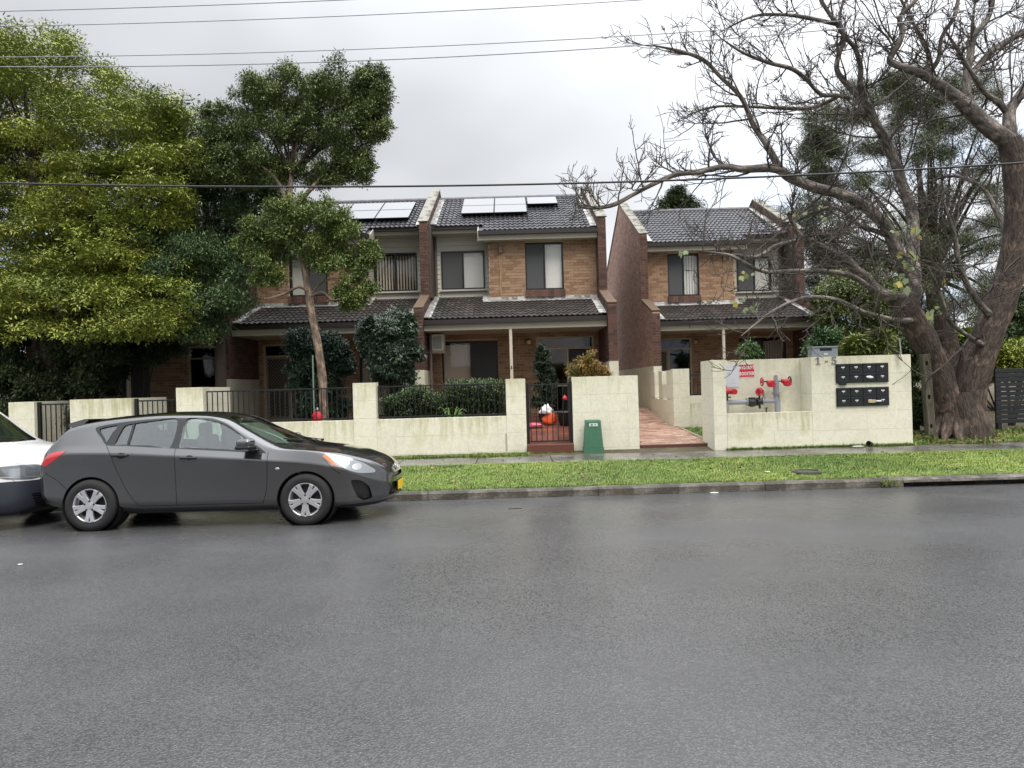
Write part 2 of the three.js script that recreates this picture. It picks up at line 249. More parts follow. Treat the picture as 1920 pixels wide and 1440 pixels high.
// bricks laid on a plane: org + u*U + v*Y, proud along N; rects are [u0,v0,u1,v1] openings; limit(u,v) true where wall stands
function layBricks(org, U, N, w, h, set, seed, holes = [], limit = null, BL = 0.24, BH = 0.086, th = 0.012) {
  const r = rng(seed), items = [], rot = M4().makeBasis(U, V(0, 1, 0), U.clone().cross(V(0, 1, 0)));
  let row = 0;
  for (let v = 0; v < h - 0.03; v += BH, row++) {
    const v1 = Math.min(h, v + BH - 0.01); let segs = [[0, w]];
    for (const o of holes) if (v1 > o[1] + 0.012 && v < o[3] - 0.012) { const ns = []; for (const [a, b] of segs) { if (o[2] <= a || o[0] >= b) ns.push([a, b]); else { if (o[0] > a + 0.03) ns.push([a, o[0]]); if (o[2] < b - 0.03) ns.push([o[2], b]); } } segs = ns; }
    for (const [a, b] of segs) { let u = Math.floor(a / BL) * BL - (row % 2 ? BL / 2 : 0);
      for (; u < b; u += BL) { const u0 = Math.max(a, u) + 0.005, u1 = Math.min(b, u + BL) - 0.005; if (u1 - u0 < 0.03) continue; if (limit && !(limit(u0, v) && limit(u1, v) && limit(u0, v1) && limit(u1, v1))) continue;
        const t = th + (r() - 0.5) * 0.004, p = org.clone().add(U.clone().multiplyScalar((u0 + u1) / 2)).add(V(0, (v + v1) / 2, 0)).add(N.clone().multiplyScalar(t / 2));
        items.push({ geo: unitBox, mat: set[Math.floor(r() * set.length)], m: M4().makeTranslation(p.x, p.y, p.z).multiply(rot).multiply(M4().makeScale(u1 - u0, v1 - v, t)) }); } }
  }
  return items;
}
const tileGeo = (() => { // double-roll concrete tile, x 0..0.3, up the slope 0..0.36
  const n = 16, pos = [], idx = [], w = 0.302, L = 0.36; const wv = (x) => 0.030 * Math.pow(0.5 + 0.5 * Math.cos(((x / w) * 2 - 0.5) * 2 * Math.PI), 1.5);
  for (const [s, dy] of [[0, -0.026], [0, 0.0], [L, 0.0]]) for (let i = 0; i <= n; i++) { const x = (i / n) * w; pos.push(x, wv(x) + dy + (s === 0 ? 0.028 : 0.0), s); }
  for (let j = 0; j < 2; j++) for (let i = 0; i < n; i++) { const a = j * (n + 1) + i, b = a + n + 1; idx.push(a, a + 1, b, b, a + 1, b + 1); }
  let g = new THREE.BufferGeometry(); g.setAttribute('position', new THREE.Float32BufferAttribute(pos, 3)); g.setIndex(idx);
  g.scale(1, 1, -1); // up the slope is -z
  g = g.toNonIndexed(); // flip winding after mirroring, then crease the lip
  const p = g.attributes.position.array; for (let i = 0; i < p.length; i += 9) for (let k = 0; k < 3; k++) { const t = p[i + 3 + k]; p[i + 3 + k] = p[i + 6 + k]; p[i + 6 + k] = t; }
  const lip = n * 2 * 9, sub = (a, b) => { let q = new THREE.BufferGeometry(); q.setAttribute('position', new THREE.Float32BufferAttribute(p.slice(a, b), 3)); q = mergeVertices(q, 1e-5); q.computeVertexNormals(); return q.toNonIndexed(); };
  return boxUV(merge([sub(0, lip), sub(lip, p.length)]));
})();
{ const n = tileGeo.attributes.normal; let up = 0; for (let i = 0; i < n.count; i++) up += n.getY(i); if (up < 0) { const p = tileGeo.attributes.position.array, q = n.array; for (let i = 0; i < p.length; i += 9) for (let k = 0; k < 3; k++) { let t = p[i + 3 + k]; p[i + 3 + k] = p[i + 6 + k]; p[i + 6 + k] = t; t = q[i + 3 + k]; q[i + 3 + k] = q[i + 6 + k]; q[i + 6 + k] = t; } for (let i = 0; i < q.length; i++) q[i] = -q[i]; } }
const tileMats = ['#2c2c30', '#26262a', '#323136', '#29292d'].map((h, i) => mat({ map: softMottle(hx(h), hx(h).map((v) => v * 1.5), 1 / 0.7, 300 + i, 5), roughness: 0.24 + 0.04 * i, bumpMap: fineGrain, bumpScale: 0.002 }));
const lowTileMats = ['#2b2826', '#262422', '#322e2b', '#292625'].map((h, i) => mat({ map: softMottle(hx(h), hx(h).map((v) => v * 1.4), 1 / 0.7, 320 + i, 5), roughness: 0.46 + 0.04 * i, bumpMap: fineGrain, bumpScale: 0.002 }));
const fasciaMat = mat({ color: C('#aaa596'), roughness: 0.5 });
const gutterMat = mat({ color: C('#2c2725'), roughness: 0.35 });
const soffitMat = mat({ color: C('#b3ae9f'), roughness: 0.7 });
const boardMats = ['#bab8ad', '#b4b2a7', '#bebcb2'].map((h) => mat({ color: C(h), roughness: 0.6 }));
const frameBlack = mat({ color: C('#17181a'), roughness: 0.4 });
const frameBeige = mat({ color: C('#b9ad98'), roughness: 0.5 });
const paneMat = phys({ color: 0xffffff, roughness: 0.03, transmission: 1, thickness: 0, ior: 1.5 });
const tintPane = phys({ color: C('#aab0b2'), roughness: 0.03, transmission: 1, thickness: 0, ior: 1.5 });
const screenMat = phys({ color: C('#5b5e60'), roughness: 0.85, transmission: 0.35, thickness: 0 });
const blindMat = mat({ color: C('#d9d9d2'), roughness: 0.8 });
const slatPale = mat({ color: C('#cfc8b8'), roughness: 0.8 });
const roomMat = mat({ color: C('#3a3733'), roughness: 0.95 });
const leadMat = mat({ map: tex(256, (u, v) => { const t = sstep(0.42, 0.6, fbm(u * 6, v * 6, 6, 71, 6, 0.65)), s = fbm(u * 22, v * 22, 22, 74, 3); const k = lerp(0.50, 0.74, t) + (s - 0.5) * 0.22; return [k, k * 1.0, k * 0.98]; }, true, 1 / 1.1), roughness: 0.55, bumpMap: fineGrain, bumpScale: 0.01 });
const copingMat = mat({ map: tex(256, (u, v) => { const t = sstep(0.45, 0.62, fbm(u * 5, v * 5, 5, 171, 6, 0.65)); return [lerp(0.54, 0.36, t), lerp(0.53, 0.35, t), lerp(0.50, 0.31, t)]; }, true, 1 / 1.3), roughness: 0.85 });
const creamPlain = mat({ map: softMottle(hx('#bdbba6'), hx('#cfcdb9'), 1 / 1.8, 51), roughness: 0.85, bumpMap: fineGrain, bumpScale: 0.002 });
const downpipeMat = mat({ color: C('#5a5148'), roughness: 0.5 });
const creamPost = mat({ color: C('#c3bcaa'), roughness: 0.55 });

function windowPart(root, name, x0, x1, y0, y1, z, o) { // frame, two panes, blind behind
  const w = part(name, merge([box(x0, x1, y1 - 0.05, y1, z - 0.06, z + 0.012), box(x0, x1, y0, y0 + 0.05, z - 0.06, z + 0.012), box(x0, x0 + 0.045, y0 + 0.05, y1 - 0.05, z - 0.06, z + 0.012), box(x1 - 0.045, x1, y0 + 0.05, y1 - 0.05, z - 0.06, z + 0.012)]), o.frame || frameBlack, root);
  const xm = (x0 + x1) / 2;
  part('mullion', box(xm - 0.03, xm + 0.03, y0 + 0.05, y1 - 0.05, z - 0.05, z + 0.008), o.frame || frameBlack, w);
  const L = [x0 + 0.045, xm - 0.03], R = [xm + 0.03, x1 - 0.045];
  part('pane', box(L[0], L[1], y0 + 0.05, y1 - 0.05, z - 0.022, z - 0.018), o.panes?.[0] || paneMat, w);
  part('pane', box(R[0], R[1], y0 + 0.05, y1 - 0.05, z - 0.032, z - 0.028), o.panes?.[1] || paneMat, w);
  if (o.screen !== undefined) { const S = o.screen ? R : L; part('insect_screen', box(S[0], S[1], y0 + 0.05, y1 - 0.05, z - 0.006, z - 0.004), screenMat, w); }
  if (o.blind) part('blind', box(x0 + 0.05, x1 - 0.05, y0 + 0.05, y1 - 0.05, z - 0.13, z - 0.12), o.blind, w);
  if (o.slats) { const r = rng(o.slats.seed); for (let x = (o.slats.x0 ?? x0) + 0.06; x < (o.slats.x1 ?? x1) - 0.07; x += 0.092) { const g = new THREE.BoxGeometry(0.085, y1 - y0 - 0.12, 0.003); g.rotateY(o.slats.turn + (r() - 0.5) * 0.12); g.translate(x + 0.03, (y0 + y1) / 2, z - 0.16); part('blind_slat', boxUV(g), o.slats.mat || slatPale, w); } }
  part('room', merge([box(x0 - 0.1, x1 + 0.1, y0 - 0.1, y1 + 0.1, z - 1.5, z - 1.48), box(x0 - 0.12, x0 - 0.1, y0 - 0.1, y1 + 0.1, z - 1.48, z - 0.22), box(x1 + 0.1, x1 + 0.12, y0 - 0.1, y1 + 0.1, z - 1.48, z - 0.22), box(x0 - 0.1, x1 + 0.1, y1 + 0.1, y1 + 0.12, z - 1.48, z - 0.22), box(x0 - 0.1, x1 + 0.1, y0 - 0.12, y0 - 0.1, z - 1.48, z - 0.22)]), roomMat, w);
  return w;
}
function lattice(x0, x1, y0, y1, z, pitch, r) { // crossing diagonal bars, clipped to the rectangle
  const out = [], W = x1 - x0, H = y1 - y0, k = 1.15;
  for (const s of [1, -1]) for (let c = -H / k; c < W; c += pitch) { // line x = c + y/k going up right
    let a = V(c, 0, 0), b = V(c + H / k, H, 0); if (a.x < 0) { a.y = -c * k; a.x = 0; } if (b.x > W) { b.y = (W - c) * k; b.x = W; } if (b.y - a.y < 0.02) continue;
    if (s < 0) { a.x = W - a.x; b.x = W - b.x; } const d = b.clone().sub(a), L = d.length(), g = new THREE.BoxGeometry(r * 2, L, 0.004); g.rotateZ(-Math.atan2(d.x, d.y)); g.translate(x0 + (a.x + b.x) / 2, y0 + (a.y + b.y) / 2, z + s * 0.0025); out.push(g); }
  return boxUV(merge(out));
}
const FD = 21.5, ED = 21.12, GY = 6.2, RD = 25.05, RY = 8.15, PD = 19.5, PY = 3.44; // front wall, upper eave, gutter height, ridge, porch eave
const roofSl = (RY - GY) / (RD - ED), porchSl = 0.335;
const partyProfile = (dz, up = 0.36) => { const z = (d) => -(d + dz), roof = (d) => GY + (d - ED) * roofSl, por = (d) => PY + (d - PD) * porchSl;
  return [[z(19.28), 0.1], [z(19.28), 3.74], [z(19.55), 3.86], [z(20.98), por(20.98) + 0.36], [z(20.98), roof(20.98) + up], [z(RD), RY + up + 0.02], [z(29.6), GY - 0.3 + up], [z(29.6), 0.1]]; };
function partyWall(root, xc, dz, o) {
  const T = 0.125, prof = partyProfile(dz), wall = part('party_wall', profileX(prof, xc - T + 0.012, xc + T - 0.012), o.mortar || darkMortar, root);
  const inside = (z, y) => { let c = false; for (let i = 0, j = prof.length - 1; i < prof.length; j = i++) { const [a, b] = prof[i], [d, e] = prof[j]; if ((b > y) !== (e > y) && z < ((d - a) * (y - b)) / (e - b) + a) c = !c; } return c; };
  const zf = -(19.28 + dz), zu = -(20.98 + dz), zb = -(29.6 + dz), base = o.base;
  const items = [];
  // front edges (upper and lower) and the two faces
  items.push(...layBricks(V(xc - T, base, zf - 0.002), V(1, 0, 0), V(0, 0, 1), 0.25, 3.72 - base, o.front || redBricks, o.seed, [], null, 0.25));
  const yu = PY + (20.98 - PD) * porchSl + 0.3, yt = GY + (20.98 - ED) * roofSl + 0.36;
  items.push(...layBricks(V(xc - T, yu, zu - 0.002), V(1, 0, 0), V(0, 0, 1), 0.25, yt - yu, o.front || redBricks, o.seed + 1, [], null, 0.25));
  if (o.right) items.push(...layBricks(V(xc + T - 0.012, base, zf), V(0, 0, -1), V(1, 0, 0), zf - zb, 8.6 - base, o.right, o.seed + 2, [], (u, v) => inside(zf - u, base + v) && (o.rightAll || u < 5.9)));
  if (o.left) items.push(...layBricks(V(xc - T + 0.012, base, zf), V(0, 0, -1), V(-1, 0, 0), zf - zb, 8.6 - base, o.left, o.seed + 3, [], (u, v) => inside(zf - u, base + v) && (o.leftAll || u < 5.9)));
  pieces(root, wall, 'brick', items, o.max ?? 300);
  // rendered base
  if (base > 0.5) { part('rendered_base', box(xc - T - 0.004, xc + T + 0.004, 0.1, base - 0.004, zf - 9.9, zf + 0.016, 0.006), creamPlain, wall); }
  // coping along the upper slope and the porch slope
  const a = V(0, yt + 0.012, zu + 0.03), b = V(0, RY + 0.40, -(RD + dz)), L = a.distanceTo(b), g = new THREE.BoxGeometry(0.30, 0.045, L); g.rotateX(Math.atan2(b.y - a.y, -(b.z - a.z))); g.translate(xc, (a.y + b.y) / 2 + 0.015, (a.z + b.z) / 2); part('coping', boxUV(g), copingMat, wall);
  const c = V(0, GY - 0.3 + 0.37, zb), g2 = new THREE.BoxGeometry(0.30, 0.045, b.distanceTo(c)); g2.rotateX(-Math.atan2(b.y - c.y, b.z - c.z)); g2.translate(xc, (b.y + c.y) / 2 + 0.015, (b.z + c.z) / 2); part('coping', boxUV(g2), copingMat, wall);
  const d = V(0, 3.75, zf + 0.0), e = V(0, yu + 0.06, zu), g3 = new THREE.BoxGeometry(0.27, 0.05, d.distanceTo(e)); g3.rotateX(Math.atan2(e.y - d.y, -(e.z - d.z))); g3.translate(xc, (d.y + e.y) / 2 + 0.03, (d.z + e.z) / 2); part('coping', boxUV(g3), o.lowCoping || mat({ color: C('#5d4a38'), roughness: 0.8, bumpMap: fineGrain, bumpScale: 0.006 }), wall);
}
function townhouse(o) {
  const W = o.W, fx = o.flip ? (u) => o.x0 + W - u : (u) => o.x0 + u, dz = o.dz || 0, z = (d) => -(d + dz), root = thing('brick_house', o.label, 'house');
  const X = (a, b) => [Math.min(fx(a), fx(b)), Math.max(fx(a), fx(b))], T = 0.125, B = o.brickU ?? 1.9, win = o.win || [3.0, 4.16], rw = o.rwin || [0.38, 1.74], dr = o.door || [3.28, 5.0], sl = o.slide || [0.4, 2.1], seed = o.seed;
  const Y0 = 0.55, TOP = 6.12;
  // ---- front wall with its openings
  const bx = (u0, u1, y0, y1) => { const [a, b] = X(u0, u1); return [[a, y0], [b, y0], [b, y1], [a, y1]]; };
  const outline = o.flip ? [[fx(W - T), Y0], [fx(T), Y0], [fx(T), 3.95], [fx(B), 3.95], [fx(B), TOP], [fx(W - T), TOP]] : [[fx(T), Y0], [fx(W - T), Y0], [fx(W - T), TOP], [fx(B), TOP], [fx(B), 3.95], [fx(T), 3.95]];
  const holes = [bx(win[0], win[1], 4.48, 5.92), bx(dr[0], dr[1], 0.76, 3.05), bx(sl[0], sl[1], 0.76, 2.99)];
  const wall = part('wall', slab(outline, z(FD) - 0.22, z(FD), holes), mortarMat, root);
  const [ua, ub] = X(T, W - T), rect = (u0, u1, y0, y1) => { const [a, b] = X(u0, u1); return [a - ua, y0 - Y0, b - ua, y1 - Y0]; };
  const hs = [rect(win[0], win[1], 4.25, 5.92), rect(dr[0], dr[1], 0, 3.05), rect(sl[0], sl[1], 0, 2.99), rect(T - 0.2, B, 3.95, 7)];
  let items = layBricks(V(ua, Y0, z(FD)), V(1, 0, 0), V(0, 0, 1), ub - ua, TOP - Y0, tanBricks, seed, hs);
  // the face of the bay that turns into the recess
  const nx = o.flip ? 1 : -1; part('return_wall', box(...X(B, B + 0.22), 3.9, TOP, z(22.4), z(FD) - 0.221), mortarMat, wall);
  items.sort((p, q) => q.m.elements[13] - p.m.elements[13]); pieces(root, wall, 'brick', items, o.maxBricks ?? 300);
  // brick sill under the upper window
  { const [a, b] = X(win[0], win[1]); const si = []; for (let x = a - 0.02; x < b + 0.01; x += 0.087) si.push({ geo: unitBox, mat: redBricks[Math.floor(Math.abs(Math.sin(x * 99)) * 3.99)], m: M4().makeTranslation(x + 0.042, 4.365, z(FD) + 0.02).multiply(M4().makeRotationX(-0.12)).multiply(M4().makeScale(0.079, 0.215, 0.09)) }); pieces(root, wall, 'sill_brick', si); }
  // ---- weatherboards of the recess
  const rb = part('recess_wall', slab([[X(T, B)[0], 4.4], [X(T, B)[1], 4.4], [X(T, B)[1], 6.6], [X(T, B)[0], 6.6]], z(22.45), z(22.32), [bx(rw[0], rw[1], 4.66, 5.87)]), boardMats[0], root);
  { const bi = [], r = rng(seed + 5); for (let y = 4.42; y < 6.55; y += 0.148) { const h = 0.143, spans = y + h > 4.6 && y < 5.92 ? [[T, rw[0] - 0.05], [rw[1] + 0.05, B]] : [[T, B]]; for (const [p, q] of spans) { const [a, b] = X(p, q); const g = box(a + 0.002, b - 0.002, -h / 2, h / 2, -0.011, 0.011); g.rotateX(-0.14); bi.push({ geo: g, mat: boardMats[Math.floor(r() * 3)], m: M4().makeTranslation(0, y + h / 2, z(22.305)) }); } } pieces(root, rb, 'weatherboard', bi); }
  // ---- windows
  windowPart(root, 'upper_window', ...X(win[0], win[1]), 4.48, 5.92, z(FD) - 0.05, o.upper || { blind: blindMat, screen: 0 });
  windowPart(root, 'recess_window', ...X(rw[0], rw[1]), 4.66, 5.87, z(22.3), o.recess || { blind: blindMat, screen: 0 });
  { const [a, b] = X(rw[0] - 0.06, rw[1] + 0.06); part('window_sill', box(a, b, 4.60, 4.655, z(22.32), z(22.2), 0.006), boardMats[1], root); }
  // ---- main roof
  const ang = Math.atan(roofSl), tw = 0.298, cu = Math.floor((W - 2 * T - 0.02) / tw), m0 = (W - cu * tw) / 2, ti = [], r = rng(seed + 9);
  const pitchD = 0.315 * Math.cos(ang); const roofAt = (d) => GY + 0.045 + (d - ED) * roofSl;
  const rowsN = Math.floor((RD - ED) / pitchD) + 1;
  const roof = part('roof', profileX([[z(ED + 0.02), roofAt(ED + 0.02) - 0.09], [z(ED + 0.02), roofAt(ED + 0.02) - 0.035], [z(RD), roofAt(RD) - 0.035], [z(29.2), roofAt(ED) - 0.2], [z(29.2), roofAt(ED) - 0.3], [z(RD), roofAt(RD) - 0.25]], ...X(B - 0.28, W - T)), tileMats[1], root);
  part('recess_roof_deck', profileX([[z(ED + 0.72), roofAt(ED + 0.72) - 0.09], [z(ED + 0.72), roofAt(ED + 0.72) - 0.035], [z(RD), roofAt(RD) - 0.035], [z(29.2), roofAt(ED) - 0.2], [z(29.2), roofAt(ED) - 0.3], [z(RD), roofAt(RD) - 0.25]], ...X(T, B - 0.281)), tileMats[1], roof);
  for (let j = 0; j < rowsN; j++) { const d = ED - 0.05 + j * pitchD; for (let i = 0; i < cu; i++) { const u = m0 + i * tw, uc = u + tw / 2; let dd = d; if (uc < B - 0.26) { if (d < ED + 0.62 - 0.5 * pitchD) continue; } const x = Math.min(fx(u), fx(u + tw)); ti.push({ geo: tileGeo, mat: tileMats[Math.floor(r() * 4)], m: M4().makeTranslation(x, roofAt(dd) + (r() - 0.5) * 0.004, z(dd)).multiply(M4().makeRotationX(ang)) }); } }
  pieces(root, roof, 'roof_tile', ti, o.maxTiles ?? 300);
  { const rc = []; for (let u = T; u < W - T - 0.2; u += 0.4) { const g = new THREE.CylinderGeometry(0.11, 0.115, 0.405, 10, 1, false, -1.6, 3.2); g.rotateZ(Math.PI / 2); rc.push({ geo: g, mat: tileMats[2], m: M4().makeTranslation(Math.min(fx(u), fx(u + 0.4)) + 0.2, roofAt(RD) - 0.015, z(RD)) }); } for (const q of rc) { q.geo = rc[0].geo; } pieces(root, roof, 'ridge_cap', rc); }
  // lead flashing beside the party walls
  for (const u of [T + 0.10, W - T - 0.10]) { const da = u < 1 ? ED + 0.62 : ED, a = roofAt(da), L = (RD - da) / Math.cos(ang), g = new THREE.BoxGeometry(0.19, 0.02, L); g.rotateX(ang); g.translate(fx(u), (a + roofAt(RD)) / 2 + 0.05, z((da + RD) / 2)); part('flashing', boxUV(g), leadMat, roof); }
  // gutters, fascias, soffits
  const gut = (u0, u1, d, y) => { const [a, b] = X(u0, u1); return merge([box(a, b, y - 0.105, y - 0.095, z(d), z(d) + 0.115), box(a, b, y - 0.095, y + 0.02, z(d) + 0.107, z(d) + 0.115), box(a, b, y - 0.095, y + 0.01, z(d), z(d) + 0.008)]); };
  part('gutter', gut(B - 0.28, W - T, ED, GY), gutterMat, root); part('gutter', gut(T, B - 0.285, ED + 0.66, GY + 0.33), gutterMat, root);
  part('fascia', box(...X(B - 0.28, W - T), GY - 0.25, GY + 0.02, z(ED) - 0.025, z(ED) - 0.003), fasciaMat, root);
  part('fascia', box(...X(T, B - 0.285), GY + 0.12, GY + 0.36, z(ED + 0.66) - 0.025, z(ED + 0.66) - 0.003), fasciaMat, root);
  part('soffit', box(...X(B - 0.26, W - T), GY - 0.235, GY - 0.22, z(FD) + 0.0, z(ED) - 0.026), soffitMat, root);
  part('soffit', box(...X(T, B - 0.285), GY + 0.13, GY + 0.145, z(22.3), z(ED + 0.66) - 0.026), soffitMat, root);
  part('barge_board', profileX([[z(ED) + 0.0, GY - 0.27], [z(ED) + 0.0, GY + 0.03], [z(ED + 0.7), GY + 0.36], [z(ED + 0.7), GY + 0.02]], ...X(B - 0.31, B - 0.282)), fasciaMat, root);
  // ---- porch roof
  const pa = Math.atan(porchSl), pAt = (d) => PY + 0.05 + (d - PD) * porchSl, pp = 0.315 * Math.cos(pa), pi = [];
  const pEnd = (uc) => (uc < B + 0.02 ? 22.28 : FD - 0.02);
  const porch = part('porch_roof', profileX([[z(PD + 0.02), pAt(PD) - 0.1], [z(PD + 0.02), pAt(PD) - 0.035], [z(FD), pAt(FD) - 0.035], [z(FD), pAt(FD) - 0.1]], ...X(T, W - T)), lowTileMats[1], root);
  part('recess_porch_deck', profileX([[z(FD), pAt(FD) - 0.1], [z(FD), pAt(FD) - 0.035], [z(22.3), pAt(22.3) - 0.035], [z(22.3), pAt(22.3) - 0.1]], ...X(T, B - 0.002)), lowTileMats[1], porch);
  for (let j = 0; j < 10; j++) { const d = PD - 0.05 + j * pp; for (let i = 0; i < cu; i++) { const u = m0 + i * tw; if (d + pp * 0.75 > pEnd(u + tw / 2)) continue; pi.push({ geo: tileGeo, mat: lowTileMats[Math.floor(r() * 4)], m: M4().makeTranslation(Math.min(fx(u), fx(u + tw)), pAt(d) + (r() - 0.5) * 0.004, z(d)).multiply(M4().makeRotationX(pa)) }); } }
  pieces(root, porch, 'porch_tile', pi);
  for (const u of [T + 0.10, W - T - 0.10]) { const L = (pEnd(u) - PD) / Math.cos(pa), g = new THREE.BoxGeometry(0.2, 0.02, L); g.rotateX(pa); g.translate(fx(u), (pAt(PD) + pAt(pEnd(u))) / 2 + 0.05, z((PD + pEnd(u)) / 2)); part('flashing', boxUV(g), leadMat, porch); }
  { const [a, b] = X(B - 0.2, W - T); const g = new THREE.BoxGeometry(b - a, 0.012, 0.24); g.rotateX(pa); g.translate((a + b) / 2, pAt(FD - 0.1) + 0.045, z(FD - 0.1)); part('apron_flashing', merge([boxUV(g), box(a, b, pAt(FD) + 0.04, pAt(FD) + 0.13, z(FD) + 0.012, z(FD) + 0.022)]), leadMat, porch);
    const g2 = new THREE.BoxGeometry(0.24, 0.014, 0.85); g2.rotateX(pa); g2.translate(fx(B - 0.1), pAt(FD + 0.4) + 0.05, z(FD + 0.38)); part('valley_flashing', boxUV(g2), leadMat, porch); }
  part('porch_gutter', gut(T, W - T, PD, PY), gutterMat, root);
  part('porch_beam', box(...X(T, W - T), PY - 0.27, PY - 0.02, z(PD) - 0.06, z(PD) - 0.004), fasciaMat, root);
  part('porch_ceiling', box(...X(T, W - T), PY - 0.26, PY - 0.245, z(FD) + 0.014, z(PD) - 0.062), soffitMat, root);
  part('post', box(fx(o.post ?? 2.5) - 0.042, fx(o.post ?? 2.5) + 0.042, 0.73, PY - 0.27, z(PD) - 0.10, z(PD) - 0.016, 0.006), creamPost, root);
  part('porch_floor', box(...X(T, W - T), 0.2, 0.752, z(FD) + 0.014, z(PD - 0.2)), mat({ color: C('#6a4436'), roughness: 0.4 }), root);
  // ---- entrance: beige frame, transom, sidelight and screen door
  { const [a, b] = X(dr[0], dr[1]), zz = z(FD) - 0.06, f = 0.05, mid = lerp(a, b, o.flip ? 0.46 : 0.54), e = part('entrance', merge([box(a, b, 3.0, 3.05, zz - 0.05, zz + 0.05), box(a, a + f, 0.76, 3.0, zz - 0.05, zz + 0.05), box(b - f, b, 0.76, 3.0, zz - 0.05, zz + 0.05), box(a + f, b - f, 2.66, 2.71, zz - 0.05, zz + 0.05), box(mid - 0.03, mid + 0.03, 0.76, 2.66, zz - 0.05, zz + 0.05)]), frameBeige, root);
    part('transom_pane', box(a + f, b - f, 2.71, 3.0, zz - 0.004, zz), tintPane, e);
    const doorSide = o.flip ? [a + f, mid - 0.03] : [mid + 0.03, b - f], glassSide = o.flip ? [mid + 0.03, b - f] : [a + f, mid - 0.03];
    part('sidelight', box(...glassSide, 1.62, 2.66, zz - 0.004, zz), tintPane, e); part('sidelight', box(...glassSide, 0.80, 1.54, zz - 0.004, zz), tintPane, e); part('sidelight_rail', box(...glassSide, 1.54, 1.62, zz - 0.04, zz + 0.03), frameBeige, e);
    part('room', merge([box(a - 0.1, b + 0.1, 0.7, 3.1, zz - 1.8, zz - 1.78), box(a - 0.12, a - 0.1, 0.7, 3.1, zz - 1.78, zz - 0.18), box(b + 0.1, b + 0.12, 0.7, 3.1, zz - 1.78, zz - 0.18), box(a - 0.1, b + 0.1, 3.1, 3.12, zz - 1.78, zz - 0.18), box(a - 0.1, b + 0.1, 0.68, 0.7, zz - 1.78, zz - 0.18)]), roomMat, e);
    const dl = part('door', box(...doorSide, 0.78, 2.64, zz - 0.12, zz - 0.08), mat({ color: C('#23211f'), roughness: 0.5 }), e);
    if (o.screenDoor) { const [p, q] = doorSide, y0 = 0.8, y1 = 2.6, w = 0.055; const s = part('security_screen', merge([box(p, q, y1, y1 + w, zz, zz + 0.03), box(p, q, y0, y0 + w, zz, zz + 0.03), box(p, p + w, y0 + w, y1, zz, zz + 0.03), box(q - w, q, y0 + w, y1, zz, zz + 0.03), box(p, q, 1.62, 1.7, zz, zz + 0.03)]), o.screenDoor, e); part('lattice', lattice(p + w, q - w, y0 + w, y1, zz + 0.014, 0.095, 0.006), o.screenDoor, s); }
    part('threshold', box(a, b, 0.752, 0.785, zz - 0.05, zz + 0.12, 0.005), frameBeige, e); }
  // ---- sliding door with diamond screen and vertical blind
  { const [a, b] = X(sl[0], sl[1]), zz = z(FD) - 0.06, f = 0.05, mid = lerp(a, b, o.slideMid ?? 0.5), s = part('sliding_door', merge([box(a, b, 2.93, 2.99, zz - 0.06, zz + 0.05), box(a, a + f, 0.8, 2.93, zz - 0.06, zz + 0.05), box(b - f, b, 0.8, 2.93, zz - 0.06, zz + 0.05), box(a, b, 0.76, 0.8, zz - 0.06, zz + 0.05)]), frameBlack, root);
    part('pane', box(a + f, mid, 0.8, 2.93, zz - 0.03, zz - 0.025), paneMat, s); part('pane', box(mid + 0.005, b - f, 0.8, 2.93, zz - 0.036, zz - 0.031), paneMat, s);
    part('stile', box(mid - 0.03, mid + 0.03, 0.8, 2.93, zz - 0.024, zz + 0.02), frameBlack, s);
    const dark = o.meshLeft ? [a + f, mid - 0.03] : [mid + 0.03, b - f], pale = o.meshLeft ? [mid + 0.03, b - f] : [a + f, mid - 0.03];
    part('security_mesh', lattice(dark[0], dark[1], 0.82, 2.92, zz + 0.02, 0.1, 0.006), mat({ color: C('#3c3d40'), roughness: 0.5 }), s); part('insect_screen', box(...dark, 0.82, 2.92, zz + 0.004, zz + 0.006), screenMat, s);
    for (let x = pale[0]; x < pale[1] - 0.03; x += 0.089) { const g = new THREE.BoxGeometry(0.092, 2.05, 0.003); g.rotateY(0.35); g.translate(x + 0.045, 1.86, zz - 0.12); part('blind_slat', boxUV(g), slatPale, s); }
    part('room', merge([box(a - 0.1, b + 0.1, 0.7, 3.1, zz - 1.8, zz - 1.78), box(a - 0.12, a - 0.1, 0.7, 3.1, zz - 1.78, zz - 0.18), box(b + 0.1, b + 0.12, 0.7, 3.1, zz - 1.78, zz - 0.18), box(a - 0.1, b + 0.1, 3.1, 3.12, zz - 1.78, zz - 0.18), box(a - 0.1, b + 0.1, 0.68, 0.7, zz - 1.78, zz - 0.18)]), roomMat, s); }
  // ---- porch light, downpipe, vent box
  { const x = fx((dr[0] + (o.post ?? 2.5)) / 2 + 0.15), lg = new THREE.SphereGeometry(0.07, 16, 10); lg.translate(x, 2.9, z(FD) + 0.13); part('porch_light', merge([lg]), mat({ color: C('#d8c7a2'), roughness: 0.3 }), root); part('light_bracket', merge([cyl(x, 2.93, z(FD) + 0.05, 0.035, 0.08, 'z', 12), cyl(x, 2.98, z(FD) + 0.13, 0.05, 0.03)]), mat({ color: C('#2d1d18'), roughness: 0.5 }), root); }
  { const x = fx(B + 0.36); part('rain_head', box(x - 0.05, x + 0.05, 5.62, 5.82, z(FD) + 0.016, z(FD) + 0.12, 0.008), mat({ color: C('#6e6455'), roughness: 0.5 }), root); part('downpipe', merge([bar(V(x - 0.018, 4.3, z(FD) + 0.035), V(x - 0.018, 5.62, z(FD) + 0.035), 0.014), bar(V(x + 0.022, 4.6, z(FD) + 0.035), V(x + 0.022, 5.62, z(FD) + 0.035), 0.010)]), mat({ color: C('#b39a74'), roughness: 0.5 }), root); }
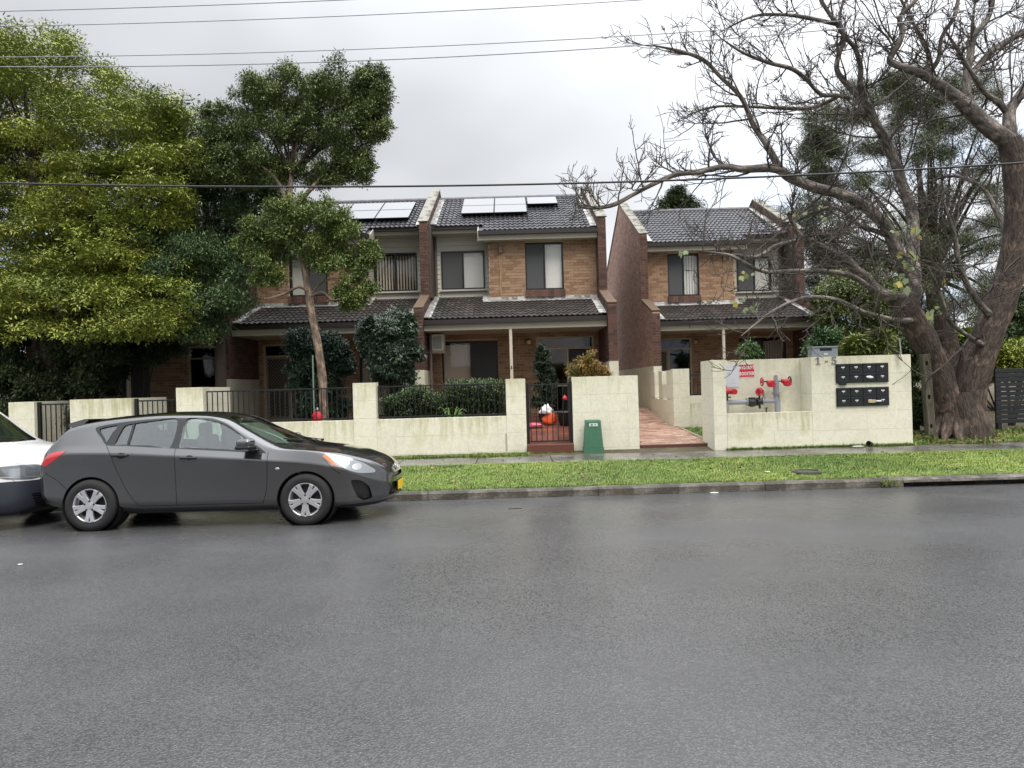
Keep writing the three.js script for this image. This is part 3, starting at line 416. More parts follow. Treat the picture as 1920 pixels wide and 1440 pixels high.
  { const x = fx(T + 0.10); part('downpipe', merge([cyl(x, 5.4, z(22.22), 0.04, 2.1), cyl(x, 1.9, z(20.1), 0.045, 2.4)]), downpipeMat, root); part('corner_trim', box(fx(T + 0.005) - 0.005, fx(T + 0.005) + 0.045, 4.3, 6.5, z(22.3), z(21.2)), mat({ color: C('#4b423a'), roughness: 0.7 }), root); }
  // ---- side and rear walls closing the house
  part('rear_wall', box(...X(T, W - T), 0.3, GY - 0.15, z(29.25), z(29.05)), darkMortar, root);
  part('floor_slab', box(...X(T, W - T), 3.55, 3.75, z(29), z(FD) - 0.24), roomMat, root);
  for (const q of o.party) partyWall(root, fx(q.u), dz, q.o);
  return root;
}
townhouse({ x0: -2.5, W: 5.28, seed: 1, label: 'tan brick townhouse with a white AC box under its porch, right of the slim tree', upper: { blind: blindMat, screen: 0 }, recess: { blind: blindMat, screen: 0 }, post: 2.5, slideMid: 0.52,
  party: [{ u: 0, o: { base: 2.1, seed: 11, left: redBricks, right: redBricks, front: redBricks, max: 300 } }, { u: 5.28, o: { base: 2.2, seed: 21, left: redBricks, right: redBricks, rightAll: true, max: 300 } }] });
townhouse({ x0: -7.78, W: 5.28, flip: true, seed: 2, label: 'tan brick townhouse with vertical blinds in the recess window, behind the slim tree', recess: { slats: { seed: 4, turn: 1.1 } }, upper: { blind: blindMat, screen: 1 }, screenDoor: mat({ color: C('#8f8371'), roughness: 0.5 }), maxBricks: 220, maxTiles: 220,
  party: [{ u: 5.28, o: { base: 2.0, seed: 31, left: redBricks, right: redBricks } }] });
townhouse({ x0: -13.06, W: 5.28, seed: 3, label: 'townhouse with dark entrance standing hidden behind the big yellow-green tree', maxBricks: 160, maxTiles: 160, slideMid: 0.5,
  party: [{ u: 0, o: { base: 2.0, seed: 41, right: redBricks } }] });
townhouse({ x0: 4.5, W: 5.2, flip: true, dz: 2.6, seed: 5, label: 'tan brick townhouse set back behind the hydrant wall and bare tree', brickU: 2.04, win: [3.24, 4.31], rwin: [0.5, 1.7], door: [3.57, 5.0], slide: [0.36, 1.95], post: 3.06, screenDoor: mat({ color: C('#a39783'), roughness: 0.5 }), upper: { screen: 0, slats: { seed: 9, turn: 0.25, mat: blindMat } }, recess: { blind: blindMat, screen: 0 }, slideMid: 0.5, meshLeft: true,
  party: [{ u: 5.2, o: { base: 2.08, seed: 51, left: pinkBricks, leftAll: true, mortar: mat({ color: C('#a48b7d'), roughness: 0.95 }), right: redBricks, front: redBricks } }, { u: 0, o: { base: 1.0, seed: 61, left: redBricks, right: redBricks } }] });
// ---- solar panels
{
  const ang = Math.atan(roofSl), glass = phys({ color: C('#10131c'), roughness: 0.12, clearcoat: 1, clearcoatRoughness: 0.04 }), alu = mat({ color: C('#232427'), roughness: 0.5, metalness: 0.3 });
  const panel = (x, d, w, h, label) => { const t = thing('solar_panel', label, 'solar panel', 'solar panels on the tiled roofs'); const f = part('frame', merge([box(-w / 2, w / 2, -0.02, 0.008, -0.012, 0), box(-w / 2, w / 2, -0.02, 0.008, -h, -h + 0.012), box(-w / 2, -w / 2 + 0.012, -0.02, 0.008, -h + 0.012, -0.012), box(w / 2 - 0.012, w / 2, -0.02, 0.008, -h + 0.012, -0.012)]), alu, t);
    part('glass', box(-w / 2 + 0.012, w / 2 - 0.012, -0.012, 0.005, -h + 0.012, -0.012), glass, t); part('rail', merge([box(-w / 2, w / 2, -0.12, -0.021, -0.3, -0.26), box(-w / 2, w / 2, -0.12, -0.021, -h + 0.26, -h + 0.3)]), alu, t);
    t.position.set(x, GY + 0.045 + (d - ED) * roofSl + 0.17, -d); t.rotation.x = ang; t.userData.fixed = true; };
  const ord = ['first', 'second', 'third', 'fourth'];
  [-0.95, 0.11].forEach((x, i) => { panel(x, 22.5, 1.04, 1.08, `glossy solar panel in the square of four, lower row, ${ord[i]} from the party wall`); panel(x, 23.48, 1.04, 1.08, `glossy solar panel in the square of four, upper row, ${ord[i]} from the party wall`); });
  panel(1.18, 23.5, 1.0, 1.05, 'single solar panel set apart beside the square of four panels on the same roof');
  [-3.62, -4.69, -5.76, -6.83].forEach((x, i) => { panel(x, 22.2, 1.05, 1.12, `solar panel above the vertical-blind window, lower row, ${ord[i]} from the party wall`); panel(x, 23.22, 1.05, 1.12, `solar panel above the vertical-blind window, upper row, ${ord[i]} from the party wall`); });
}
// ---- window air conditioner on the party wall
{
  const t = thing('air_conditioner', 'white box air conditioner on a bracket under the porch roof', 'air conditioner'), w = mat({ color: C('#e4e3dc'), roughness: 0.5 }), x0 = -2.3, x1 = -1.93, y0 = 2.66, y1 = 3.14, z = -20.35;
  part('case', box(x0, x1, y0, y1, z - 0.55, z, 0.012), w, t); part('grille_frame', merge([box(x0 + 0.02, x1 - 0.02, y0 + 0.02, y0 + 0.06, z, z + 0.02), box(x0 + 0.02, x1 - 0.02, y1 - 0.06, y1 - 0.02, z, z + 0.02), box(x0 + 0.02, x0 + 0.06, y0 + 0.06, y1 - 0.06, z, z + 0.02), box(x1 - 0.06, x1 - 0.02, y0 + 0.06, y1 - 0.06, z, z + 0.02)]), w, t);
  part('coil', box(x0 + 0.06, x1 - 0.06, y0 + 0.06, y1 - 0.06, z, z + 0.004), mat({ color: C('#a3a89f'), roughness: 0.6 }), t);
  for (let x = x0 + 0.085; x < x1 - 0.07; x += 0.045) part('louvre', box(x, x + 0.008, y0 + 0.06, y1 - 0.06, z + 0.004, z + 0.018), w, t);
  part('bracket', merge([box(x0 - 0.1, x1 + 0.04, y0 - 0.06, y0 - 0.003, z - 0.5, z - 0.44), box(x0 - 0.1, x1 + 0.04, y0 - 0.06, y0 - 0.003, z - 0.1, z - 0.04)]), mat({ color: C('#b9b3a2'), roughness: 0.6 }), t);
}
// ---------------------------------------------------------------- cream rendered garden walls, laid in courses
function creamTex(top, seed, moss) { // metres; streaks of moss hang from the top edge, patches of grime elsewhere
  return tex(512, (u, v) => { // covers 2.56 m, v = height above zero (mod 2.56)
    const y = v * 2.56, x = u; const st = fbm(x * 44, y * 1.6, 44, seed, 5, 0.65), pa = fbm(x * 5, v * 5, 5, seed + 3, 6, 0.62), gr = fbm(x * 60, v * 60, 60, seed + 5, 2);
    const d = top - y; let m = 0; if (d > -0.05 && d < 0.8) m = sstep(0.30 + d * 0.55, 0.80 + d * 0.4, st * 0.6 + pa * 0.45) * moss;
    m = Math.max(m, 0.4 * moss * sstep(0.56, 0.8, pa)); const dirt = 0.6 * sstep(0.5, 0.75, fbm(x * 7 + 2, v * 9, 9, seed + 8, 5, 0.6)) * 0.5;
    const b = [0.85, 0.84, 0.768].map((k) => k * (1 + (gr - 0.5) * 0.08 + (pa - 0.5) * 0.06)); const g = [0.57, 0.565, 0.38];
    return [0, 1, 2].map((k) => lerp(lerp(b[k], g[k], m * 0.75), [0.62, 0.60, 0.53][k], dirt * 0.3)); }, true, 1 / 2.56);
}
const CM = (t, s, m) => mat({ map: creamTex(t, s, m), roughness: 0.8, bumpMap: fineGrain, bumpScale: 0.003 });
const creamLow = CM(0.95, 401, 0.75), creamTall = CM(1.76, 431, 0.65), creamHyd = CM(0.90, 461, 0.85), creamClean = CM(2.04, 491, 0.35);
const jointMat = mat({ color: C('#a9a691'), roughness: 0.9 });
// a wall of courses: x0..x1, y0..y1, z front..back; blocks proud of a recessed core
function courses(root, x0, x1, y0, y1, zf, zb, m, o = {}) {
  const H = o.h || 0.39, L = o.len || 0.8, e = 0.003, core = part('core', box(x0 + e, x1 - e, y0, y1 - e, zb + e, zf - e), jointMat, root), items = [], r = rng(Math.floor((x0 * 31 + y1 * 17 + zf * 7) * 100) >>> 0);
  let row = 0; for (let y = y1; y > y0 + 0.02; y -= H, row++) { const yb = Math.max(y0, y - H); const along = Math.abs(x1 - x0) >= Math.abs(zf - zb); const A = along ? x0 : zb, Bq = along ? x1 : zf; let s = A - (row % 2 ? L / 2 : 0);
    for (; s < Bq - 0.01; s += L) { let a = Math.max(A, s), b = Math.min(Bq, s + L); if (b - a < 0.06) continue; const g1_ = [a === A ? 0 : 0.0015, b === Bq ? 0 : 0.0015]; const jit = (r() - 0.5) * 0.002;
      items.push({ geo: along ? box(a + g1_[0], b - g1_[1], yb + 0.0015, y - 0.0015, zb - jit, zf + jit, 0.004) : box(x0 - jit, x1 + jit, yb + 0.0015, y - 0.0015, a + g1_[0], b - g1_[1], 0.004), mat: m, m: M4() }); } }
  pieces(root, core, 'block', items); return core;
}
function gardenWall(label, list) { const t = thing('garden_wall', label, 'wall'); for (const a of list) courses(t, ...a); return t; }
const FZ = -15.5;
gardenWall('cream rendered wall with low mossy span between two piers, left of the gate', [[-2.98, -0.14, 0.1, 0.955, FZ - 0.2, FZ - 0.2, creamLow].map((v, i) => (i === 4 ? FZ : i === 5 ? FZ - 0.2 : v)), [-0.14, 0.29, 0.1, 1.76, FZ + 0.01, FZ - 0.3, creamTall, { len: 1 }], [-3.48, -2.98, 0.1, 1.765, FZ + 0.01, FZ - 0.3, creamTall, { len: 1 }]]);
gardenWall('low cream wall under railings behind the grey hatchback', [[-6.75, -3.485, 0.1, 0.955, FZ, FZ - 0.2, creamLow], [-7.34, -6.752, 0.1, 1.77, FZ + 0.01, FZ - 0.3, creamTall, { len: 1 }], [-6.95, -6.76, 0.3, 1.765, FZ - 0.305, FZ - 1.5, creamClean]]);
gardenWall('plain mossy cream wall left of the small white-backed gate', [[-9.67, -8.33, 0.1, 1.575, FZ, FZ - 0.25, CM(1.57, 521, 1)], [-8.52, -8.335, 0.3, 1.57, FZ - 0.255, FZ - 1.6, creamClean]]);
gardenWall('narrow cream wall pier behind the white van', [[-11.01, -10.45, 0.1, 1.555, FZ, FZ - 0.3, creamTall, { len: 1 }], [-10.62, -10.46, 0.3, 1.55, FZ - 0.305, FZ - 1.4, creamClean], [-13.4, -11.012, 0.1, 1.0, FZ, FZ - 0.2, creamLow]]);
gardenWall('tall cream wall block between the front gate and the paved path', [[1.31, 2.75, 0.1, 1.765, FZ, FZ - 0.25, CM(1.765, 541, 0.45)], [2.55, 2.745, 0.25, 1.76, FZ - 0.255, FZ - 3.4, creamClean]]);
gardenWall('cream wall with slots and pier along the right side of the paved path', [[4.30, 4.74, 0.25, 1.93, -18.95, -19.25, creamClean, { len: 1 }], [4.742, 8.2, 0.25, 1.2, -19.0, -19.2, creamLow], [4.30, 4.48, 0.3, 1.1, -19.255, -22.0, creamClean], [4.30, 4.48, 1.102, 1.9, -19.255, -19.75, creamClean], [4.30, 4.48, 1.102, 1.9, -20.35, -20.8, creamClean], [4.30, 4.48, 1.102, 1.9, -21.4, -22.0, creamClean]]);
{ // hydrant enclosure
  const t = thing('hydrant_wall', 'cream wall enclosure with open niche around the red hydrant valves', 'wall'), zf = -15.0, zn = -15.57;
  courses(t, 6.33, 8.44, 0.15, 2.045, zf, zf - 0.3, creamClean, { len: 2.3 });
  courses(t, 4.25, 4.52, 0.12, 2.035, zf, zf - 0.95, creamClean, { len: 1.2 });
  courses(t, 4.522, 6.328, 0.12, 0.892, zf, zf - 0.2, creamHyd, { len: 2 });
  courses(t, 4.522, 6.6, 0.15, 2.04, zn, zn - 0.2, creamClean, { len: 2.4, h: 2.5 });
  courses(t, 6.33, 6.6, 0.15, 2.043, zf - 0.302, zn - 0.001, creamClean, { len: 1.2 });
  part('niche_floor', box(4.522, 6.328, 0.1, 0.86, zn, zf - 0.201), creamHyd, t);
}
// ---------------------------------------------------------------- railings and gates
const ironMat = mat({ color: C('#141414'), roughness: 0.38 });
function railing(label, x0, x1, y0, y1, z, o = {}) {
  const t = thing(o.name || 'railing', label, o.cat || 'railing');
  part('top_rail', box(x0, x1, y1 - 0.03, y1, z - 0.018, z + 0.018, 0.003), o.mat || ironMat, t); part('bottom_rail', box(x0, x1, y0, y0 + 0.03, z - 0.018, z + 0.018, 0.003), o.mat || ironMat, t);
  const n = Math.round((x1 - x0) / (o.pitch || 0.115)); for (let i = 0; i <= n; i++) { const x = lerp(x0 + 0.012, x1 - 0.012, i / n); part('bar', box(x - 0.009, x + 0.009, y0 + 0.03, y1 - 0.03, z - 0.009, z + 0.009), o.mat || ironMat, t); }
  if (o.posts) for (const x of o.posts) part('post', box(x - 0.033, x + 0.033, o.py0 ?? y0 - 0.1, y1 + 0.04, z - 0.033, z + 0.033, 0.004), o.mat || ironMat, t);
  return t;
}
railing('black metal railing in front of the clipped hedge', -2.96, -0.15, 0.98, 1.68, FZ - 0.1);
railing('black metal railing in front of the slim tree trunk', -6.72, -3.5, 0.98, 1.68, FZ - 0.1);
railing('small black gate before a white return wall, above the car roof', -8.26, -7.36, 0.35, 1.52, FZ - 0.12, { name: 'gate', cat: 'gate', posts: [-8.27] });
railing('black bar gate before the red tiled step and porch path', 0.38, 1.24, 0.36, 1.63, FZ - 0.1, { name: 'gate', cat: 'gate', posts: [0.33, 1.275], py0: 0.16 });
railing('black railing on the low wall between right porch and hydrant wall', 4.75, 8.1, 1.22, 1.78, -19.1);
railing('dark gate between the narrow pier and the mossy wall', -10.4, -9.7, 0.35, 1.5, FZ - 0.12, { name: 'gate', cat: 'gate', posts: [-10.41] });
// front steps, porch path and paved yard
{
  const tile = ['#6d4133', '#7a4a39', '#5f392e'].map((h) => mat({ color: C(h), roughness: 0.28, bumpMap: fineGrain, bumpScale: 0.002 }));
  const s = structure('front_step'); part('tread', box(0.30, 1.30, 0.12, 0.33, FZ - 0.45, FZ + 0.22, 0.012), tile[2], s); 
  const p = structure('porch_path'), items = [], r = rng(66); part('bed', profileX([[FZ - 0.45, 0.1], [FZ - 0.45, 0.345], [-19.4, 0.715], [-19.4, 0.1]], 0.1, 2.54), soilMat, p);
  const a = Math.atan((0.73 - 0.355) / 3.45); for (let z = FZ - 0.62; z > -19.3; z -= 0.305) for (let x = 0.27; x < 2.4; x += 0.305) items.push({ geo: null, mat: tile[Math.floor(r() * 3)], m: M4().makeTranslation(x, 0.35 + (FZ - 0.45 - z) * Math.tan(a), z).multiply(M4().makeRotationX(a)) });
  const g = box(-0.15, 0.15, -0.02, 0.012, -0.15, 0.15, 0.004); items.forEach((i) => (i.geo = g)); pieces(p, p, 'floor_tile', items);
}
// ---------------------------------------------------------------- lettering
const font = await new FontLoader().loadAsync('fonts/droid/droid_sans_bold.typeface.json');
const serif = await new FontLoader().loadAsync('fonts/droid/droid_serif_bold.typeface.json');
const text = (s, size, f = font, d = 0.008) => { const g = new TextGeometry(s, { font: f, size, depth: d, curveSegments: 4 }); g.computeBoundingBox(); g.translate(-(g.boundingBox.min.x + g.boundingBox.max.x) / 2, 0, 0); return g; };
{
  const steel = mat({ color: C('#8d8d8c'), roughness: 0.35, metalness: 0.6 });
  for (const [s, x, lab] of [['1', 6.475, 'metal numeral one fixed on the cream wall beside the grey mailbox'], ['-', 6.655, 'metal dash between the two numerals on the hydrant wall'], ['5', 6.815, 'metal numeral five touching the upper letterbox bank corner']]) { const g = text(s, s === '-' ? 0.16 : 0.155, serif, 0.014); g.translate(x, 1.885, -14.996); single('house_number', g, steel, lab, 'number', 'house numbers on the wall'); }
  const two = text('2', 0.075); two.translate(0, 2.07, -19.512); single('house_number', two, mat({ color: C('#2a2320'), roughness: 0.5 }), 'small dark numeral two on the cream porch post', 'number');
}
{ // signs in the niche
  const t = thing('hydrant_sign', 'red and white hydrant booster sign on the niche back wall', 'sign'), z = -15.565, cx = 5.155, cy = 1.80;
  const red = mat({ color: C('#c01f34'), roughness: 0.4 }), wh = mat({ color: C('#e9e6e2'), roughness: 0.45 });
  part('plate', box(cx - 0.165, cx + 0.165, cy - 0.14, cy + 0.135, z, z + 0.004), red, t);
  part('border', merge([box(cx - 0.172, cx + 0.172, cy + 0.135, cy + 0.145, z, z + 0.005), box(cx - 0.172, cx + 0.172, cy - 0.15, cy - 0.14, z, z + 0.005), box(cx - 0.175, cx - 0.165, cy - 0.15, cy + 0.145, z, z + 0.005), box(cx + 0.165, cx + 0.175, cy - 0.15, cy + 0.145, z, z + 0.005)]), wh, t);
  for (const [s, y] of [['HYDRANT', 0.028], ['BOOSTER', -0.103]]) { const g = text(s, 0.066, font, 0.002); g.scale(0.80, 1.18, 1); g.translate(cx, cy + y, z + 0.004); part('lettering', g, wh, t); }
  const b = thing('plan_board', 'blank white plan board hung beside the red hydrant sign', 'sign'); part('board', box(4.665, 4.975, 1.44, 1.94, z, z + 0.012, 0.003), mat({ color: C('#cfd3dc'), roughness: 0.3 }), b); part('drawing', merge([bar(V(4.80, 1.53, z + 0.013), V(4.815, 1.62, z + 0.013), 0.0015, 4), bar(V(4.85, 1.53, z + 0.013), V(4.855, 1.62, z + 0.013), 0.0015, 4), bar(V(4.76, 1.525, z + 0.013), V(4.90, 1.525, z + 0.013), 0.0015, 4)]), mat({ color: C('#8a8fa0'), roughness: 0.6 }), b);
}
{ // hydrant booster pipework
  const t = thing('hydrant_booster', 'grey pipes with red valve handwheels inside the cream niche', 'hydrant'), z = -15.33;
  const grey = mat({ color: C('#8a8d98'), roughness: 0.45 }), red = mat({ color: C('#b3162a'), roughness: 0.4 }), dk = mat({ color: C('#1d1f21'), roughness: 0.5 }), brass = mat({ color: C('#a8a057'), roughness: 0.45, metalness: 0.4 });
  part('riser', merge([cyl(4.62, 0.98, z, 0.055, 0.27), cyl(4.62, 1.13, z, 0.062, 0.03)]), grey, t);
  part('riser', merge([cyl(5.72, 1.0, z, 0.062, 0.3), cyl(5.70, 1.36, z, 0.062, 0.42), cyl(5.70, 1.30, z, 0.095, 0.018), cyl(5.70, 1.274, z, 0.095, 0.018), cyl(5.70, 1.62, z, 0.04, 0.12)]), grey, t);
  part('pipe', merge([cyl(4.86, 1.12, z, 0.052, 0.5, 'x'), cyl(5.06, 1.12, z, 0.085, 0.02, 'x')]), grey, t); part('pipe', merge([cyl(5.55, 1.13, z, 0.045, 0.36, 'x'), cyl(5.40, 1.13, z, 0.085, 0.02, 'x')]), grey, t);
  const chk = new THREE.SphereGeometry(0.1, 14, 10); chk.scale(1.25, 1, 1); chk.translate(5.17, 1.11, z); part('check_valve', merge([boxUV(chk), cyl(5.17, 1.2, z, 0.075, 0.03), cyl(5.29, 1.12, z, 0.09, 0.025, 'x')]), dk, t);
  part('gate_valve', merge([cyl(5.34, 1.12, z, 0.05, 0.12, 'x'), cyl(5.335, 1.2, z, 0.02, 0.16), cyl(5.335, 1.02, z, 0.025, 0.1)]), dk, t);
  part('elbow', merge([bar(V(5.44, 1.14, z), V(5.43, 1.28, z), 0.025), bar(V(5.43, 1.28, z), V(5.38, 1.36, z + 0.02), 0.022)]), grey, t);
  const wheel = (x, y, zz, axis, m, R = 0.085) => { const g = new THREE.TorusGeometry(R, 0.014, 8, 22); const sp = [0, 2.094, 4.188].map((a) => bar(V(0, 0, 0), V(Math.cos(a) * R, Math.sin(a) * R, 0), 0.008, 6)); const q = merge([g, ...sp, cyl(0, 0, 0, 0.02, 0.04, 'z', 10)]); if (axis === 'x') q.rotateY(Math.PI / 2); if (axis === 'y') q.rotateX(Math.PI / 2); q.translate(x, y, zz); part('handwheel', q, m, t); };
  wheel(5.31, 1.335, z + 0.09, 'z', red, 0.075); part('outlet', merge([cyl(5.31, 1.335, z + 0.03, 0.055, 0.1, 'z'), cyl(5.385, 1.335, z + 0.02, 0.03, 0.08, 'x')]), red, t);
  part('valve_stem', merge([cyl(5.55, 1.55, z, 0.014, 0.32, 'x'), cyl(5.86, 1.55, z, 0.014, 0.3, 'x')]), dk, t);
  wheel(5.40, 1.545, z, 'x', red); part('outlet', merge([cyl(5.565, 1.53, z + 0.02, 0.045, 0.13, 'x'), cyl(5.565, 1.49, z + 0.09, 0.068, 0.15, 'z'), cyl(5.565, 1.485, z + 0.175, 0.058, 0.03, 'z')]), red, t);
  wheel(6.00, 1.555, z, 'x', dk); part('outlet', merge([cyl(5.90, 1.55, z + 0.02, 0.048, 0.16, 'x'), cyl(5.91, 1.50, z + 0.09, 0.066, 0.15, 'z'), cyl(5.91, 1.495, z + 0.175, 0.056, 0.03, 'z')]), red, t);
  part('outlet', merge([cyl(4.66, 1.36, z + 0.03, 0.06, 0.24, 'x'), cyl(4.76, 1.35, z + 0.08, 0.06, 0.14, 'z'), cyl(4.62, 1.44, z, 0.012, 0.1)]), red, t); wheel(4.63, 1.235, z, 'y', dk, 0.08); part('valve_body', cyl(4.63, 1.24, z, 0.03, 0.16), dk, t);
  part('brass_tag', merge([box(5.735, 5.762, 1.16, 1.25, z + 0.058, z + 0.066), box(4.60, 4.64, 1.0, 1.07, z + 0.053, z + 0.06), box(5.63, 5.67, 1.58, 1.64, z + 0.04, z + 0.05)]), brass, t);
  part('drain_tap', merge([cyl(5.44, 0.92, z + 0.1, 0.015, 0.13), cyl(5.44, 0.985, z + 0.1, 0.04, 0.014)]), dk, t);
}
{ // letterbox banks
  const blk = mat({ color: C('#15171c'), roughness: 0.42 }), slot = mat({ color: C('#060607'), roughness: 0.6 }), chrome = mat({ color: C('#e3e4e6'), roughness: 0.2, metalness: 0.4 }), paper = mat({ color: C('#dfe0e2'), roughness: 0.7 });
  const bank = (y0, y1, label, extra) => { const t = thing('letterbox_bank', label, 'letterbox', 'letterbox banks on the cream wall'), x0 = 6.84, x1 = 7.945, z = -14.985, dx = (x1 - x0) / 4, dy = (y1 - y0) / 2; part('frame', box(x0, x1, y0, y1, z - 0.01, z + 0.02, 0.004), blk, t);
    for (let j = 0; j < 2; j++) for (let i = 0; i < 4; i++) { const a = x0 + i * dx + 0.012, b = a + dx - 0.024, c = y0 + j * dy + 0.01, d = c + dy - 0.02; const bx = part('letterbox', box(a, b, c, d - 0.045, z + 0.02, z + 0.032, 0.003), blk, t); part('flap', box(a, b, d - 0.04, d, z + 0.02, z + 0.04, 0.004), blk, bx);
      part('number_plate', box((a + b) / 2 - 0.034, (a + b) / 2 + 0.034, d - 0.075, d - 0.052, z + 0.033, z + 0.038), chrome, bx); part('lock', cyl((a + b) / 2, d - 0.092, z + 0.034, 0.009, 0.012, 'z', 10), chrome, bx); }
    for (const q of extra) part(q[0], q[1], q[2], t); };
  bank(1.475, 1.88, 'black eight-slot letterbox bank with crumpled white paper, upper of two', [['hanging_lock_case', box(6.9, 7.05, 1.43, 1.475, -14.985, -14.95, 0.003), blk], ['paper', (() => { const g = new THREE.SphereGeometry(0.07, 10, 6); g.scale(1.15, 0.42, 0.25); g.rotateZ(-0.12); g.translate(7.535, 1.585, -14.94); return g; })(), paper]]);
  bank(0.98, 1.375, 'black eight-slot letterbox bank with a parcel poking out, lower of two', [['parcel', box(7.49, 7.64, 1.045, 1.11, -14.985, -14.93, 0.004), mat({ color: C('#b3a67e'), roughness: 0.7 })], ['paper', box(7.65, 7.76, 1.065, 1.095, -14.97, -14.925, 0.003), paper]]);
  const m = thing('mailbox', 'small grey metal mailbox standing on top of the cream wall', 'letterbox'), gm = mat({ color: C('#8e959b'), roughness: 0.4, metalness: 0.3 });
  part('body', box(6.37, 6.92, 2.05, 2.235, -15.25, -15.03, 0.006), gm, m); part('roof', box(6.355, 6.935, 2.236, 2.262, -15.27, -15.01, 0.006), gm, m); part('slot', box(6.54, 6.79, 2.17, 2.222, -15.031, -15.024), slot, m); part('lock', box(6.62, 6.70, 2.085, 2.115, -15.031, -15.022), chrome, m);
}
{ // green service pillar
  const t = thing('service_pillar', 'green tapered service pillar against the tall cream wall block', 'utility pillar'), gr = mat({ map: softMottle(hx('#35634b'), hx('#416f57'), 1 / 0.7, 77), roughness: 0.5 }), x = 1.71, z = -15.26;
  const fr = (y0, y1, w0, w1, d0, d1) => { const g = new THREE.CylinderGeometry(0.7071, 0.7071, 1, 4); g.rotateY(Math.PI / 4); const p = g.attributes.position; for (let i = 0; i < p.count; i++) { const k = p.getY(i) > 0; p.setXYZ(i, p.getX(i) * (k ? w1 : w0), k ? y1 : y0, p.getZ(i) * (k ? d1 : d0)); } let q = g.toNonIndexed(); q.computeVertexNormals(); q.translate(x, 0, z); return boxUV(q); };
  part('base', fr(0.10, 0.24, 0.44, 0.42, 0.34, 0.33), gr, t); part('body', fr(0.243, 0.78, 0.40, 0.32, 0.32, 0.26), gr, t); part('cap', fr(0.783, 0.83, 0.335, 0.31, 0.275, 0.25), gr, t); const lb = box(x - 0.09, x + 0.09, 0.70, 0.765, z + 0.142, z + 0.15); part('label_plate', lb, mat({ color: C('#c9d2cc'), roughness: 0.4 }), t);
  part('label_mark', merge([box(x - 0.055, x - 0.015, 0.712, 0.752, z + 0.1505, z + 0.152), box(x + 0.02, x + 0.05, 0.718, 0.745, z + 0.1505, z + 0.152)]), gr, t);
}
{ // leaning timber post, conduit, slatted fence, manhole, litter
  const wood = mat({ map: tex(256, (u, v) => { const k = fbm(u * 30, v * 2, 30, 12, 5, 0.6), t = sstep(0.5, 0.7, fbm(u * 5, v * 5, 5, 33, 5)); const q = 0.34 + (k - 0.5) * 0.3; return [lerp(q, q * 0.75, t), lerp(q * 0.95, q * 0.8, t), lerp(q * 0.82, q * 0.5, t)]; }, true, 1 / 0.8), roughness: 0.9, bumpMap: fineGrain, bumpScale: 0.01 });
  const t = thing('timber_post', 'weathered leaning timber fence post with square mortise holes', 'post');
  const ev = new Evaluator(); ev.attributes = ['position', 'normal', 'uv']; const pg = (g) => new Brush(strip(boxUV(g)));
  let b = pg(new RoundedBoxGeometry(0.17, 1.75, 0.15, 1, 0.012)); for (const y of [0.68, -0.05, -0.68]) { const h = new THREE.BoxGeometry(0.055, 0.09, 0.4); h.translate(-0.01, y, 0); b = ev.evaluate(b, pg(h), SUBTRACTION); }
  const g = boxUV(strip(b.geometry)); g.rotateZ(0.045); g.translate(8.98, 1.17, -15.35); part('shaft', g, wood, t);
  single('conduit', bar(V(8.56, 0.25, -15.3), V(8.44, 2.42, -15.42), 0.016), mat({ color: C('#a8a8a4'), roughness: 0.4, metalness: 0.4 }), 'thin leaning metal pole at the end of the hydrant wall', 'pole');
  const f = thing('slat_fence', 'dark horizontal slat fence right of the bare tree trunk', 'fence'), dk = ['#16191d', '#1b1e22', '#131519'].map((h) => mat({ color: C(h), roughness: 0.35 }));
  const r = rng(8); for (let i = 0; i < 12; i++) { const y = 0.44 + i * 0.105; part('slat', box(11.05, 15.2, y, y + 0.088, -16.25, -16.228, 0.004), dk[Math.floor(r() * 3)], f); } for (const x of [11.1, 12.6, 14.1]) part('post', box(x, x + 0.09, 0.3, 1.72, -16.345, -16.252), dk[2], f);
  const mh = thing('manhole_cover', 'small round concrete cover set in the verge grass', 'cover'); part('ring', (() => { const q = new THREE.TorusGeometry(0.2, 0.028, 6, 28); q.rotateX(Math.PI / 2); q.translate(4.72, vergeY(-11.45) + 0.025, -11.45); return q; })(), kerbMat, mh); part('lid', cyl(4.72, vergeY(-11.45) + 0.012, -11.45, 0.19, 0.04, 'y', 28), mat({ color: C('#3a3935'), roughness: 0.6 }), mh);
  single('litter_cup', (() => { const q = new THREE.LatheGeometry([[0.02, 0], [0.05, 0.0], [0.06, 0.1], [0.055, 0.1], [0.045, 0.01]].map((p) => new THREE.Vector2(...p)), 14); q.rotateZ(1.35); q.rotateY(0.5); q.translate(7.42, 0.19, -14.72); return q; })(), mat({ color: C('#28261f'), roughness: 0.5 }), 'dark crushed cup lying at the foot of the hydrant wall', 'litter');
  single('litter_paper', (() => { const q = new THREE.SphereGeometry(0.09, 9, 5); q.scale(1.5, 0.16, 0.7); q.translate(7.15, 0.155, -14.74); return q; })(), mat({ color: C('#bfc2b8'), roughness: 0.8 }), 'pale scrap of wet paper beside the crushed cup', 'litter');
  single('twig', taperTube([V(-0.10, 0.012, -9.32), V(0.0, 0.014, -9.31), V(0.09, 0.012, -9.325)], [0.005, 0.006, 0.004], 5), mat({ color: C('#1f1a15'), roughness: 0.8 }), 'short dark twig lying on the wet road', 'twig');
}
